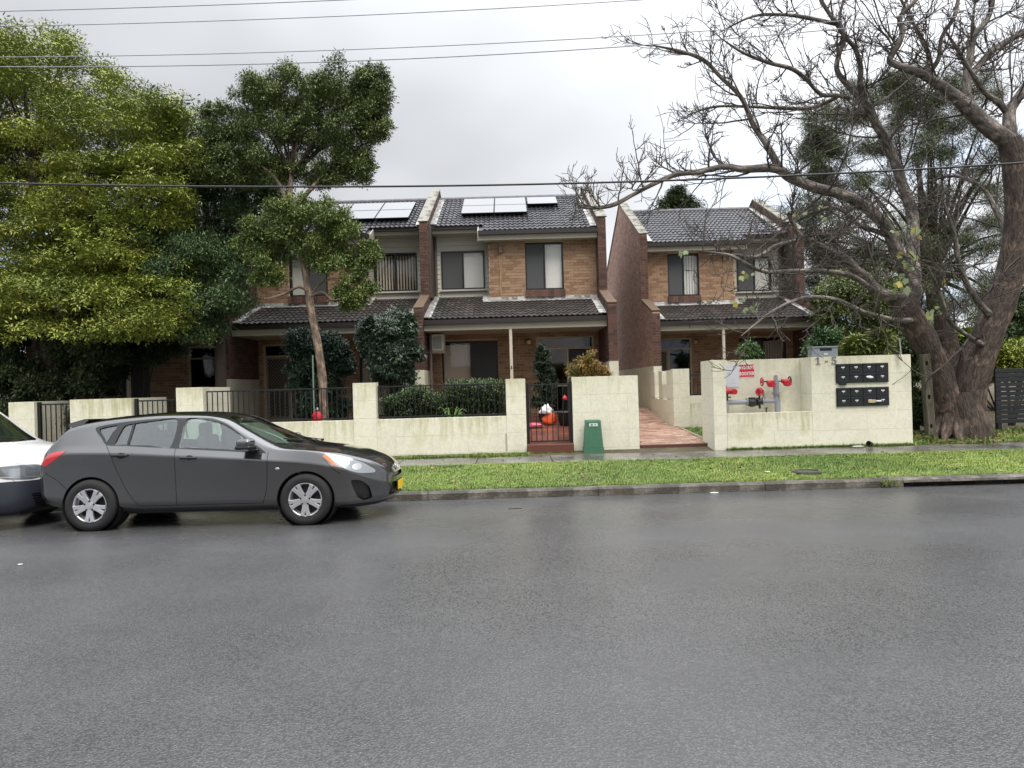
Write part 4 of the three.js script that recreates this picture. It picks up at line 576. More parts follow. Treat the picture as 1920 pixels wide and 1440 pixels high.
// ---------------------------------------------------------------- vehicles
function cv(k) { // smooth curve through [x,y] (monotone cubic)
  const n = k.length, d = [], m = []; for (let i = 0; i < n - 1; i++) d.push((k[i + 1][1] - k[i][1]) / (k[i + 1][0] - k[i][0])); m[0] = d[0]; m[n - 1] = d[n - 2]; for (let i = 1; i < n - 1; i++) m[i] = d[i - 1] * d[i] <= 0 ? 0 : (2 * d[i - 1] * d[i]) / (d[i - 1] + d[i]);
  return (x) => { if (x <= k[0][0]) return k[0][1]; if (x >= k[n - 1][0]) return k[n - 1][1]; let i = 0; while (x > k[i + 1][0]) i++; const h = k[i + 1][0] - k[i][0], t = (x - k[i][0]) / h, t2 = t * t, t3 = t2 * t; return (2 * t3 - 3 * t2 + 1) * k[i][1] + (t3 - 2 * t2 + t) * h * m[i] + (-2 * t3 + 3 * t2) * k[i + 1][1] + (t3 - t2) * h * m[i + 1]; };
}
function ringOf(pts) { // rounded polyline [z,y,r] from bottom centre to top centre -> sampled half section
  const out = [pts[0].slice(0, 2)]; for (let i = 1; i < pts.length - 1; i++) { const p = pts[i], a = pts[i - 1], b = pts[i + 1], la = Math.hypot(p[0] - a[0], p[1] - a[1]) || 1e-6, lb = Math.hypot(p[0] - b[0], p[1] - b[1]) || 1e-6, ra = Math.min(p[2], la * 0.48), rb = Math.min(p[2], lb * 0.48), A = [p[0] + ((a[0] - p[0]) * ra) / la, p[1] + ((a[1] - p[1]) * ra) / la], B = [p[0] + ((b[0] - p[0]) * rb) / lb, p[1] + ((b[1] - p[1]) * rb) / lb]; for (let k = 0; k < 6; k++) { const t = k / 5, u = 1 - t; out.push([u * u * A[0] + 2 * u * t * p[0] + t * t * B[0], u * u * A[1] + 2 * u * t * p[1] + t * t * B[1]]); } } out.push(pts[pts.length - 1].slice(0, 2)); return out;
}
function loft(sections) { // [x, half ring] -> closed body
  const pos = [], idx = [], N = (sections[0][1].length - 1) * 2; for (const [x, h] of sections) { const ring = [...h, ...h.slice(1, -1).reverse().map(([z, y]) => [-z, y])]; for (const [z, y] of ring) pos.push(x, y, z); }
  const S = sections.length; for (let s = 0; s < S - 1; s++) for (let k = 0; k < N; k++) { const a = s * N + k, b = s * N + ((k + 1) % N), c = a + N, d = b + N; idx.push(a, c, b, b, c, d); }
  const cap = (s, flip) => { const o = pos.length / 3, h = sections[s][1]; pos.push(sections[s][0], (h[0][1] + h[h.length - 1][1]) / 2, 0); for (let k = 0; k < N; k++) { const a = s * N + k, b = s * N + ((k + 1) % N); flip ? idx.push(o, a, b) : idx.push(o, b, a); } }; cap(0, true); cap(S - 1, false);
  let g = new THREE.BufferGeometry(); g.setAttribute('position', new THREE.Float32BufferAttribute(pos, 3)); g.setIndex(idx); g.computeVertexNormals();
  const a = V(), b = V(), c = V(); let vol = 0; for (let i = 0; i < idx.length; i += 3) { a.fromArray(pos, idx[i] * 3); b.fromArray(pos, idx[i + 1] * 3); c.fromArray(pos, idx[i + 2] * 3); vol += a.dot(b.cross(c)); }
  if (vol < 0) { for (let i = 0; i < idx.length; i += 3) [idx[i + 1], idx[i + 2]] = [idx[i + 2], idx[i + 1]]; g.setIndex(idx); g.computeVertexNormals(); } g.setAttribute('uv', new THREE.Float32BufferAttribute(new Float32Array((pos.length / 3) * 2), 2)); return g;
}
const EV = new Evaluator(); EV.useGroups = false; EV.attributes = ['position', 'normal', 'uv'];
const BR = (g) => { if (!g.attributes.uv) g.setAttribute('uv', new THREE.Float32BufferAttribute(new Float32Array(g.attributes.position.count * 2), 2)); const b = new Brush(g); b.updateMatrixWorld(); return b; };
const sub = (a, b) => EV.evaluate(a, b, SUBTRACTION), isec = (a, b) => EV.evaluate(a, b, INTERSECTION);
const prismXY = (pts, z0, z1) => { const g = new THREE.ExtrudeGeometry(new THREE.Shape(pts.map((p) => new THREE.Vector2(p[0], p[1]))), { depth: z1 - z0, bevelEnabled: false }); g.translate(0, 0, z0); return g; };
const prismXZ = (pts, y0, y1) => { const g = new THREE.ExtrudeGeometry(new THREE.Shape(pts.map((p) => new THREE.Vector2(p[0], -p[1]))), { depth: y1 - y0, bevelEnabled: false }); g.rotateX(-Math.PI / 2); g.translate(0, y0, 0); return g; };
const prismZY = (pts, x0, x1) => { const g = new THREE.ExtrudeGeometry(new THREE.Shape(pts.map((p) => new THREE.Vector2(-p[0], p[1]))), { depth: x1 - x0, bevelEnabled: false }); g.rotateY(Math.PI / 2); g.translate(x0, 0, 0); return g; };
const mirrorPts = (pts) => [...pts, ...pts.slice().reverse().filter((p) => Math.abs(p[1]) > 1e-6).map((p) => [p[0], -p[1]])];
const smooth = (pts, n = 40, closed = true) => new THREE.CatmullRomCurve3(pts.map((p) => V(p[0], p[1], 0)), closed, 'catmullrom', 0.35).getPoints(n).slice(0, closed ? -1 : undefined).map((p) => [p.x, p.y]);
const ribbon = (pts, w) => { const L = [], Rr = []; pts.forEach((p, i) => { const a = pts[Math.max(0, i - 1)], b = pts[Math.min(pts.length - 1, i + 1)], l = Math.hypot(b[0] - a[0], b[1] - a[1]), nx = -(b[1] - a[1]) / l, ny = (b[0] - a[0]) / l; L.push([p[0] + (nx * w) / 2, p[1] + (ny * w) / 2]); Rr.push([p[0] - (nx * w) / 2, p[1] - (ny * w) / 2]); }); return [...L, ...Rr.reverse()]; };
const paintGrey = phys({ color: C('#5a5a5b'), metalness: 0.85, roughness: 0.16, clearcoat: 1, clearcoatRoughness: 0.04 });
const paintWhite = phys({ color: C('#dcdddd'), roughness: 0.4, clearcoat: 1, clearcoatRoughness: 0.05 });
const plasticDark = mat({ color: C('#25272c'), roughness: 0.55 });
const trimBlack = mat({ color: C('#121315'), roughness: 0.32 });
const carGlass = phys({ color: C('#dde6e6'), roughness: 0.02, transmission: 1, thickness: 0, ior: 1.75 });
const darkGlass = phys({ color: C('#18201f'), roughness: 0.04, clearcoat: 1 });
const lensMat = phys({ color: C('#9fa5a9'), roughness: 0.12, metalness: 0.6, clearcoat: 1, clearcoatRoughness: 0.03 });
const lampRed = phys({ color: C('#b3131f'), roughness: 0.15, clearcoat: 1 });
const lampAmber = phys({ color: C('#d0672a'), roughness: 0.2, clearcoat: 1 });
const rubber = mat({ color: C('#1c1c1d'), roughness: 0.8, bumpMap: fineGrain, bumpScale: 0.002 });
const alloy = mat({ color: C('#c3c4c7'), roughness: 0.28, metalness: 0.75 });
const seatMat = mat({ color: C('#3a3c40'), roughness: 0.9 });
function makeWheel(parent, x, y, z, side, R = 0.316, rr = 0.205) {
  const w = new THREE.Group(); w.name = 'wheel'; parent.add(w); w.position.set(x, y, z); if (side < 0) w.rotation.y = Math.PI;
  const T = [[rr - 0.01, -0.19], [rr + 0.02, -0.205], [R - 0.03, -0.208], [R - 0.006, -0.19], [R, -0.16], [R, -0.045], [R - 0.008, -0.015], [R - 0.04, 0.004], [rr + 0.045, 0.008], [rr + 0.012, 0.0], [rr - 0.004, -0.012], [rr - 0.012, -0.03]].map((p) => new THREE.Vector2(...p)); const tg = new THREE.LatheGeometry(T, 56); tg.rotateX(Math.PI / 2); part('tyre', tg, rubber, w);
  const D = [[0.0, -0.10], [rr - 0.03, -0.12], [rr - 0.022, -0.03], [rr - 0.012, -0.012], [rr, -0.006], [rr + 0.004, -0.014], [rr - 0.004, -0.18]].map((p) => new THREE.Vector2(...p)); const dg = new THREE.LatheGeometry(D, 48); dg.rotateX(Math.PI / 2); part('rim', dg, alloy, w);
  const dk = new THREE.CylinderGeometry(rr - 0.035, rr - 0.035, 0.02, 40); dk.rotateX(Math.PI / 2); dk.translate(0, 0, -0.085); part('brake_disc', dk, mat({ color: C('#151515'), roughness: 0.6 }), w);
  const sp = []; for (let k = 0; k < 5; k++) { const s = new THREE.Shape(); s.moveTo(-0.034, 0.03); s.quadraticCurveTo(-0.026, 0.10, -0.060, rr - 0.014); s.lineTo(-0.016, rr - 0.008); s.quadraticCurveTo(-0.008, rr - 0.06, 0, rr - 0.075); s.quadraticCurveTo(0.008, rr - 0.06, 0.016, rr - 0.008); s.lineTo(0.060, rr - 0.014); s.quadraticCurveTo(0.026, 0.10, 0.034, 0.03); s.closePath(); const g = new THREE.ExtrudeGeometry(s, { depth: 0.02, bevelEnabled: true, bevelSize: 0.005, bevelThickness: 0.008, bevelSegments: 3, curveSegments: 6 }); const p = g.attributes.position; for (let i = 0; i < p.count; i++) { const q = Math.hypot(p.getX(i), p.getY(i)); p.setZ(i, p.getZ(i) - 0.035 + 0.014 * clamp(q / rr)); } g.computeVertexNormals(); g.rotateZ((k * 2 * Math.PI) / 5 + (side < 0 ? 0 : Math.PI)); sp.push(g); }
  for (const g of sp) part('spoke', g, alloy, w); part('hub', merge([cyl(0, 0, -0.018, 0.05, 0.04, 'z', 24), cyl(0, 0, 0.004, 0.028, 0.012, 'z', 20)]), alloy, w);
  part('lug_nut', merge([0, 1, 2, 3, 4].map((k) => cyl(Math.cos(k * 1.2566 + 0.3) * 0.057, Math.sin(k * 1.2566 + 0.3) * 0.057, -0.004, 0.011, 0.018, 'z', 10))), mat({ color: C('#303133'), roughness: 0.4, metalness: 0.6 }), w);
}
{ // ---- grey hatchback
  const car = thing('parked_car', 'dark grey five-door hatchback parked at the kerb', 'car', 'cars parked along the kerb');
  const yb = cv([[-2.12, 0.42], [-2.0, 0.31], [-1.7, 0.26], [-1.0, 0.20], [1.0, 0.19], [1.7, 0.185], [2.1, 0.2], [2.34, 0.28]]), ybelt = cv([[-2.12, 0.62], [-2.06, 0.80], [-1.95, 0.955], [-1.7, 1.025], [-1.03, 1.035], [-0.29, 0.985], [0.85, 0.905], [1.2, 0.9], [1.55, 0.855], [1.9, 0.765], [2.15, 0.66], [2.34, 0.50]]);
  const yt = cv([[-2.12, 0.66], [-2.06, 0.86], [-1.95, 1.03], [-1.82, 1.19], [-1.68, 1.33], [-1.4, 1.385], [-1.0, 1.42], [-0.55, 1.44], [-0.1, 1.425], [0.24, 1.385], [0.6, 1.245], [0.95, 1.105], [1.24, 0.985], [1.36, 0.965], [1.63, 0.925], [2.0, 0.825], [2.18, 0.745], [2.28, 0.65], [2.34, 0.53]]);
  const yr = cv([[-2.12, 0.645], [-2.06, 0.83], [-1.95, 0.99], [-1.82, 1.14], [-1.68, 1.265], [-1.4, 1.325], [-1.0, 1.365], [-0.55, 1.385], [-0.1, 1.375], [0.24, 1.325], [0.55, 1.16], [0.87, 0.985], [1.0, 0.94], [1.28, 0.918], [1.63, 0.875], [2.0, 0.775], [2.18, 0.69], [2.3, 0.57], [2.34, 0.512]]);
  const yc = cv([[-2.12, 0.58], [-2.05, 0.74], [-1.9, 0.90], [-1.56, 0.955], [0, 0.87], [0.87, 0.80], [1.3, 0.76], [1.8, 0.66], [2.34, 0.42]]), wf = cv([[-2.12, 0.52], [-2.07, 0.66], [-1.95, 0.76], [-1.7, 0.83], [-1.2, 0.87], [-0.5, 0.8775], [1.0, 0.8775], [1.5, 0.865], [1.8, 0.825], [2.05, 0.73], [2.2, 0.60], [2.3, 0.43], [2.34, 0.26]]);
  const xs = []; for (let x = -2.12; x < -1.6; x += 0.026) xs.push(x); for (let x = -1.6; x < 1.55; x += 0.07) xs.push(x); for (let x = 1.55; x <= 2.3401; x += 0.0263) xs.push(Math.min(x, 2.34));
  const body = (e) => loft(xs.map((x) => { const sx = x * (1 - e / 2.2), w = wf(x) - e, b = yb(x) + e, c = yc(x), B = Math.max(ybelt(x) - e, c + 0.01), r = Math.max(yr(x) - e, B + 0.006), t = Math.max(yt(x) - e, r + 0.004), wb = w * 0.938, wr = Math.max(w * 0.25, wb - (r - B) * 0.5); return [sx, ringOf([[0, b, 0], [w * 0.86, b, 0.05], [w * 0.968, b + Math.min(0.1, (c - b) * 0.25), 0.05], [w * 0.972, lerp(b, c, 0.5), 0.16], [w, c, 0.022], [wb, B, 0.03], [wr, r, 0.07], [wr * 0.5, t - (t - r) * 0.24, 0.2], [0, t, 0]])]; }));
  const outer = BR(body(0)), clip = BR(box(-1.78, 1.12, 0.46, 1.6, -1, 1)), cavity = isec(BR(body(0.055)), clip);
  const front = smooth([[-0.215, 1.335], [0.04, 1.325], [0.25, 1.262], [0.50, 1.11], [0.70, 0.965], [0.745, 0.93], [0.70, 0.925], [-0.1, 0.985], [-0.235, 0.995]], 60), rear = smooth([[-0.345, 1.0], [-0.335, 1.338], [-0.62, 1.328], [-0.93, 1.288], [-0.985, 1.24], [-1.035, 1.05], [-0.95, 1.045], [-0.6, 1.025]], 60), quart = smooth([[-1.27, 1.245], [-1.06, 1.282], [-1.10, 1.19], [-1.145, 1.085], [-1.20, 1.15]], 36);
  const ws = mirrorPts([[1.22, 0], [1.17, 0.34], [1.03, 0.585], [0.95, 0.665], [0.60, 0.60], [0.28, 0.525], [0.235, 0.3], [0.225, 0]]), rg = [[-0.52, 1.06], [0.52, 1.06], [0.44, 1.27], [-0.44, 1.27]];
  let shell = sub(outer, cavity); for (const p of [front, rear, quart]) shell = sub(shell, BR(prismXY(p, -1, 1))); shell = sub(shell, BR(prismXZ(ws, 0.9, 1.7))); shell = sub(shell, BR(prismZY(rg, -2.1, -1.6)));
  for (const x of [-1.32, 1.32]) for (const s of [-1, 1]) { const g = new THREE.CylinderGeometry(0.352, 0.352, 0.5, 48); g.rotateX(Math.PI / 2); g.translate(x, 0.31, s * 0.80); shell = sub(shell, BR(g)); }
  const seams = [smooth([[0.865, 0.905], [0.862, 0.7], [0.845, 0.45], [0.80, 0.285]], 16, false), smooth([[-0.275, 1.0], [-0.268, 0.7], [-0.262, 0.285]], 10, false), smooth([[-1.14, 1.05], [-1.06, 0.93], [-0.98, 0.72], [-0.87, 0.48], [-0.74, 0.30]], 20, false), [[-0.74, 0.288], [0.80, 0.283]], smooth([[1.75, 0.62], [1.68, 0.66], [1.55, 0.80]], 8, false), smooth([[-1.62, 0.50], [-1.75, 0.62], [-1.93, 0.72]], 8, false)];
  for (const q of seams) for (const s of [[0.66, 1], [-1, -0.66]]) shell = sub(shell, BR(prismXY(ribbon(q, 0.006), ...s)));
  const ringG = (x, y, r) => { const a = new THREE.Shape(); a.absarc(x, y, r + 0.003, 0, 6.2832); const h = new THREE.Path(); h.absarc(x, y, r - 0.003, 0, 6.2832); a.holes.push(h); const g = new THREE.ExtrudeGeometry(a, { depth: 0.3, bevelEnabled: false, curveSegments: 24 }); g.translate(0, 0, 0.76); return g; }; shell = sub(shell, BR(ringG(-1.52, 0.825, 0.085)));
  const intake = [[-0.47, 0.30], [0.47, 0.30], [0.40, 0.455], [-0.40, 0.455]], slot = [[-0.36, 0.515], [0.36, 0.515], [0.33, 0.565], [-0.33, 0.565]];
  for (const q of [intake, slot]) shell = sub(shell, BR(prismZY(q, 2.14, 2.5)));
  const fog = smooth([[1.87, 0.52], [1.98, 0.52], [2.07, 0.44], [2.10, 0.30], [2.0, 0.27], [1.93, 0.33]], 30); shell = sub(shell, BR(prismXY(fog, 0.5, 1))); shell = sub(shell, BR(prismXY(fog, -1, -0.5)));
  part('body', strip(shell.geometry), paintGrey, car);
  const skins = {}, skin = (a, b) => (skins[a + '/' + b] ??= sub(BR(body(a)), BR(body(b)))), glassSkin = skin(0.008, 0.013), lampSkin = skin(-0.0035, 0.02), trimSkin = skin(-0.0015, 0.004), deepSkin = skin(0.03, 0.045);
  const add = (name, sk, prism, m, parent = car) => part(name, strip(isec(sk, BR(prism)).geometry), m, parent);
  for (const s of [[0.4, 1], [-1, -0.4]]) {
    add('front_door_glass', glassSkin, prismXY(front, ...s), carGlass); add('rear_door_glass', glassSkin, prismXY(rear, ...s), carGlass); add('quarter_glass', glassSkin, prismXY(quart, ...s), carGlass);
    // black surround of the side glass
    let surround = BR(prismXY(smooth([[-1.325, 1.262], [-0.97, 1.325], [-0.55, 1.355], [-0.1, 1.35], [0.10, 1.338], [0.30, 1.262], [0.55, 1.09], [0.83, 0.905], [0.72, 0.902], [-0.25, 0.978], [-0.9, 1.03], [-1.13, 1.045], [-1.22, 1.13]], 90), ...s)); for (const q of [front, rear, quart]) surround = sub(surround, BR(prismXY(q, -1, 1))); part('window_trim', strip(isec(trimSkin, surround).geometry), trimBlack, car);
    add('window_divider', trimSkin, prismXY([[-0.885, 1.05], [-0.86, 1.05], [-0.845, 1.31], [-0.87, 1.31]], ...s), trimBlack);
    const hl = add('headlight', lampSkin, prismXY(smooth([[1.60, 0.828], [1.78, 0.815], [2.0, 0.735], [2.13, 0.645], [2.13, 0.605], [1.96, 0.615], [1.80, 0.675]], 40), ...(s[0] > 0 ? [0.3, 1] : [-1, -0.3])), lensMat); add('indicator', lampSkin, prismXY(smooth([[1.53, 0.838], [1.60, 0.832], [1.68, 0.745], [1.72, 0.70], [1.66, 0.735]], 24), ...s), lampAmber, hl);
    for (const [ex, ey, er] of [[1.80, 0.748, 0.05], [1.94, 0.692, 0.05]]) add('reflector', skin(-0.005, 0.01), prismXY(Array.from({ length: 24 }, (_, i) => [ex + Math.cos(i * 0.2618) * er * 1.1, ey + Math.sin(i * 0.2618) * er * 0.8]), ...s), alloy, hl); const tl = add('tail_light', lampSkin, prismXY(smooth([[-1.64, 0.985], [-1.86, 0.955], [-1.985, 0.84], [-1.93, 0.80], [-1.78, 0.875]], 30), ...s), lampRed); add('reverse_lens', lampSkin, prismXY([[-2.1, 0.95], [-1.93, 0.95], [-2.0, 0.79], [-2.1, 0.79]], ...s), lensMat, tl);
    add('fog_housing', deepSkin, prismXY(fog, ...s), trimBlack);
    add('sill_strip', trimSkin, prismXY([[-0.92, 0.19], [0.92, 0.18], [0.92, 0.235], [-0.92, 0.245]], ...s), plasticDark);
    const zz = Math.sign(s[0] + s[1]);
    for (const [hx_, hy] of [[-0.935, 0.915], [-0.10, 0.862]]) { const hb = new RoundedBoxGeometry(0.20, 0.032, 0.03, 3, 0.014); hb.rotateZ(-0.03); hb.translate(hx_, hy, zz * 0.893); part('door_handle', hb, trimBlack, car); const cup = new THREE.SphereGeometry(0.07, 18, 10); cup.scale(1, 0.55, 0.12); cup.translate(hx_ + 0.01, hy - 0.004, zz * 0.868); part('handle_recess', cup, trimBlack, car); }
    const mg = new RoundedBoxGeometry(0.20, 0.115, 0.17, 4, 0.05); mg.rotateY(zz * -0.25); mg.translate(0.64, 1.025, zz * 0.965); const mirror = part('door_mirror', mg, paintGrey, car); const ml = new RoundedBoxGeometry(0.21, 0.05, 0.175, 3, 0.024); ml.rotateY(zz * -0.25); ml.translate(0.64, 0.975, zz * 0.962); part('mirror_base', merge([ml, box(0.60, 0.74, 0.945, 0.972, zz * 0.82, zz * 0.93, 0.01)]), trimBlack, mirror);
    const ind = new THREE.SphereGeometry(0.024, 14, 8); ind.scale(1.2, 0.7, 0.35); ind.translate(0.985, 0.70, zz * 0.868); part('side_repeater', ind, lensMat, car);
    for (const x of [-1.32, 1.32]) { const a = new THREE.RingGeometry(0.30, 0.352, 40, 1, -0.15, 3.44); const lin = new THREE.CylinderGeometry(0.353, 0.353, 0.30, 40, 1, true); lin.rotateX(Math.PI / 2); lin.translate(x, 0.31, zz * 0.69); part('wheel_arch_liner', merge([lin, cyl(x, 0.31, zz * 0.545, 0.353, 0.01, 'z', 40)]), mat({ color: C('#0d0d0e'), roughness: 0.95, side: THREE.DoubleSide }), car); }
  }
  add('windscreen', glassSkin, prismXZ(ws, 0.9, 1.7), carGlass); add('rear_window', glassSkin, prismZY(rg, -2.1, -1.6), darkGlass);
  const gr = add('lower_grille', deepSkin, prismZY(intake, 2.0, 2.5), trimBlack); for (let k = 0; k < 4; k++) part('grille_bar', box(2.285, 2.30, 0.325 + k * 0.034, 0.335 + k * 0.034, -0.38, 0.38), trimBlack, gr); add('upper_grille', deepSkin, prismZY(slot, 2.0, 2.5), trimBlack);
  add('front_lip', skin(-0.006, 0.02), prismXY([[1.72, 0.1], [2.5, 0.1], [2.5, 0.245], [1.72, 0.205]], -1, 1), plasticDark);
  add('rear_spoiler', skin(-0.002, 0.05), prismXY([[-1.70, 1.30], [-1.36, 1.36], [-1.36, 1.5], [-1.70, 1.5]], -0.56, 0.56), paintGrey); { const g = prismXY([[-1.76, 1.292], [-1.74, 1.325], [-1.56, 1.372], [-1.50, 1.36], [-1.62, 1.27], [-1.70, 1.255]], -0.56, 0.56); part('spoiler_wing', g, paintGrey, car); }
  const em = new THREE.TorusGeometry(0.045, 0.007, 8, 24); em.scale(1, 0.78, 1); em.rotateY(Math.PI / 2); em.rotateZ(0.5); em.translate(2.30, 0.635, 0); part('badge', merge([em, (() => { const q = new THREE.TorusGeometry(0.026, 0.005, 6, 12, Math.PI); q.rotateY(Math.PI / 2); q.rotateZ(0.5); q.translate(2.30, 0.630, 0); return q; })()]), alloy, car);
  part('plate_holder', box(2.325, 2.35, 0.33, 0.45, -0.20, 0.20, 0.005), trimBlack, car); part('number_plate', box(2.35, 2.356, 0.335, 0.445, -0.19, 0.19), mat({ color: C('#e2b81c'), roughness: 0.45 }), car);
  // interior
  const seat = (x, z, back) => { const a = new RoundedBoxGeometry(0.13, 0.62, 0.46, 3, 0.05); a.rotateZ(0.2); a.translate(x, 0.82, z); const h = new RoundedBoxGeometry(0.10, 0.19, 0.25, 3, 0.045); h.translate(x - 0.08, 1.19, z); part('seat', merge([a, h, bar(V(x - 0.06, 1.0, z - 0.06), V(x - 0.08, 1.15, z - 0.06), 0.007), bar(V(x - 0.06, 1.0, z + 0.06), V(x - 0.08, 1.15, z + 0.06), 0.007), box(x + 0.02, x + 0.5, 0.5, 0.62, z - 0.24, z + 0.24, 0.04)]), seatMat, car); };
  seat(-0.02, 0.37); seat(-0.02, -0.37); const bench = new RoundedBoxGeometry(0.14, 0.55, 1.24, 3, 0.05); bench.rotateZ(0.25); bench.translate(-0.95, 0.80, 0); const hr = [0.36, -0.36].map((z) => { const h = new RoundedBoxGeometry(0.09, 0.14, 0.24, 3, 0.04); h.translate(-1.03, 1.12, z); return h; }); part('rear_bench', merge([bench, ...hr]), seatMat, car);
  part('dashboard', box(0.72, 1.08, 0.62, 0.93, -0.66, 0.66, 0.06), seatMat, car); const sw = new THREE.TorusGeometry(0.18, 0.016, 8, 28); sw.rotateY(Math.PI / 2); sw.rotateZ(0.4); sw.translate(0.56, 0.95, 0.37); part('steering_wheel', sw, trimBlack, car);
  part('wiper', merge([bar(V(1.22, 1.0, -0.28), V(1.02, 1.072, 0.2), 0.008, 6), bar(V(1.20, 1.005, 0.22), V(0.98, 1.06, 0.58), 0.008, 6), cyl(1.24, 0.995, -0.28, 0.02, 0.03), cyl(1.22, 0.99, 0.22, 0.02, 0.03)]), trimBlack, car);
  part('underbody', box(-1.75, 1.85, 0.17, 0.4, -0.62, 0.62), plasticDark, car);
  for (const x of [-1.32, 1.32]) { makeWheel(car, x, 0.312, 0.872, 1); makeWheel(car, x, 0.312, -0.872, -1); }
  car.position.set(-3.89, roadY(-9.54) + 0.004, -9.54); car.rotation.x = -0.03; car.userData.fixed = true;
}
{ // ---- white van, only its nose in view
  const van = thing('parked_van', 'white delivery van with dark plastic bumper parked behind the hatchback', 'van', 'cars parked along the kerb');
  const yb = cv([[-4.4, 0.4], [-4, 0.28], [-1, 0.22], [-0.3, 0.2], [0, 0.28]]), yt = cv([[-4.42, 1.4], [-4.36, 1.72], [-4.1, 1.81], [-2.1, 1.82], [-1.72, 1.78], [-1.45, 1.66], [-0.74, 1.13], [-0.63, 1.085], [-0.42, 1.04], [-0.2, 0.965], [-0.07, 0.87], [0, 0.70]]), yr = cv([[-4.42, 1.3], [-4.36, 1.64], [-4.1, 1.74], [-2.1, 1.75], [-1.68, 1.70], [-1.42, 1.54], [-0.80, 1.06], [-0.66, 1.03], [-0.45, 0.985], [-0.2, 0.905], [-0.07, 0.81], [0, 0.66]]), ybt = cv([[-4.42, 1.0], [-1.0, 1.0], [-0.7, 0.99], [-0.42, 0.94], [-0.2, 0.87], [-0.07, 0.78], [0, 0.62]]), wf = cv([[-4.42, 0.78], [-4.3, 0.86], [-3.8, 0.895], [-1, 0.895], [-0.6, 0.885], [-0.35, 0.85], [-0.18, 0.775], [-0.07, 0.64], [0, 0.42]]);
  const xs = []; for (let x = -4.42; x < -1.2; x += 0.16) xs.push(x); for (let x = -1.2; x < -0.4; x += 0.05) xs.push(x); for (let x = -0.4; x <= 0.0001; x += 0.02) xs.push(Math.min(0, x)); if (xs[xs.length - 1] < -1e-6) xs.push(0);
  const body = (e) => loft(xs.map((x) => { const w = wf(x) - e, b = yb(x) + e, B = ybt(x) - e, r = Math.max(yr(x) - e, B + 0.006), t = Math.max(yt(x) - e, r + 0.004), wb = w * 0.97, wr = Math.max(w * 0.3, wb - (r - B) * 0.26); return [x * (1 - e / 4.4) - e * 0.5, ringOf([[0, b, 0], [w * 0.88, b, 0.06], [w * 0.98, b + 0.12, 0.06], [w, lerp(b, B, 0.5), 0.2], [wb, B, 0.08], [wr, r, 0.09], [wr * 0.5, t - (t - r) * 0.2, 0.2], [0, t, 0]])]; }));
  const bump = prismXY([[-0.95, 0.05], [0.3, 0.05], [0.3, 0.60], [-0.2, 0.615], [-0.6, 0.60], [-0.72, 0.45], [-0.75, 0.05]], -1, 1);
  let shell = sub(BR(body(0)), BR(bump)); const wsP = mirrorPts([[-0.64, 0], [-0.70, 0.45], [-0.85, 0.72], [-1.48, 0.60], [-1.56, 0.3], [-1.58, 0]]), sideW = [[-1.10, 1.04], [-1.72, 1.6], [-2.35, 1.62], [-2.4, 1.04]];
  for (const x of [-0.82, -3.5]) for (const s of [-1, 1]) { const g = new THREE.CylinderGeometry(0.36, 0.36, 0.5, 40); g.rotateX(Math.PI / 2); g.translate(x, 0.31, s * 0.82); shell = sub(shell, BR(g)); }
  shell = sub(shell, BR(prismXZ(wsP, 1.0, 2.2))); for (const s of [[0.4, 1], [-1, -0.4]]) shell = sub(shell, BR(prismXY(sideW, ...s)));
  for (const q of [smooth([[-0.15, 0.60], [-0.35, 0.83], [-0.6, 0.93], [-0.75, 0.98]], 12, false)]) for (const s of [[0.55, 1], [-1, -0.55]]) shell = sub(shell, BR(prismXY(ribbon(q, 0.007), ...s)));
  part('body', strip(shell.geometry), paintWhite, van);
  const sks = {}, sk = (a, b) => (sks[a + '/' + b] ??= sub(BR(body(a)), BR(body(b)))), gs = sk(0.006, 0.02), ls = sk(-0.004, 0.02), bs = sk(-0.005, 0.12);
  let bg = isec(bs, BR(bump)); const low = [[-0.52, 0.27], [0.52, 0.27], [0.60, 0.44], [-0.60, 0.44]]; bg = sub(bg, BR(prismZY(low, -0.3, 0.3))); for (const s of [-1, 1]) { const g = new THREE.CylinderGeometry(0.36, 0.36, 0.5, 40); g.rotateX(Math.PI / 2); g.translate(-0.82, 0.31, s * 0.82); bg = sub(bg, BR(g)); } part('bumper', strip(bg.geometry), mat({ color: C('#2a2e38'), roughness: 0.5 }), van);
  const add = (name, s, prism, m, parent = van) => part(name, strip(isec(s, BR(prism)).geometry), m, parent);
  const lg = add('lower_grille', sk(0.03, 0.06), prismZY(low, -0.4, 0.3), trimBlack); for (let k = 0; k < 5; k++) add('grille_slat', sk(0.0, 0.05), prismZY([[-0.56, 0.285 + k * 0.032], [0.56, 0.285 + k * 0.032], [0.56, 0.297 + k * 0.032], [-0.56, 0.297 + k * 0.032]], -0.4, 0.3), plasticDark, lg);
  add('windscreen', gs, prismXZ(wsP, 1.0, 2.2), darkGlass);
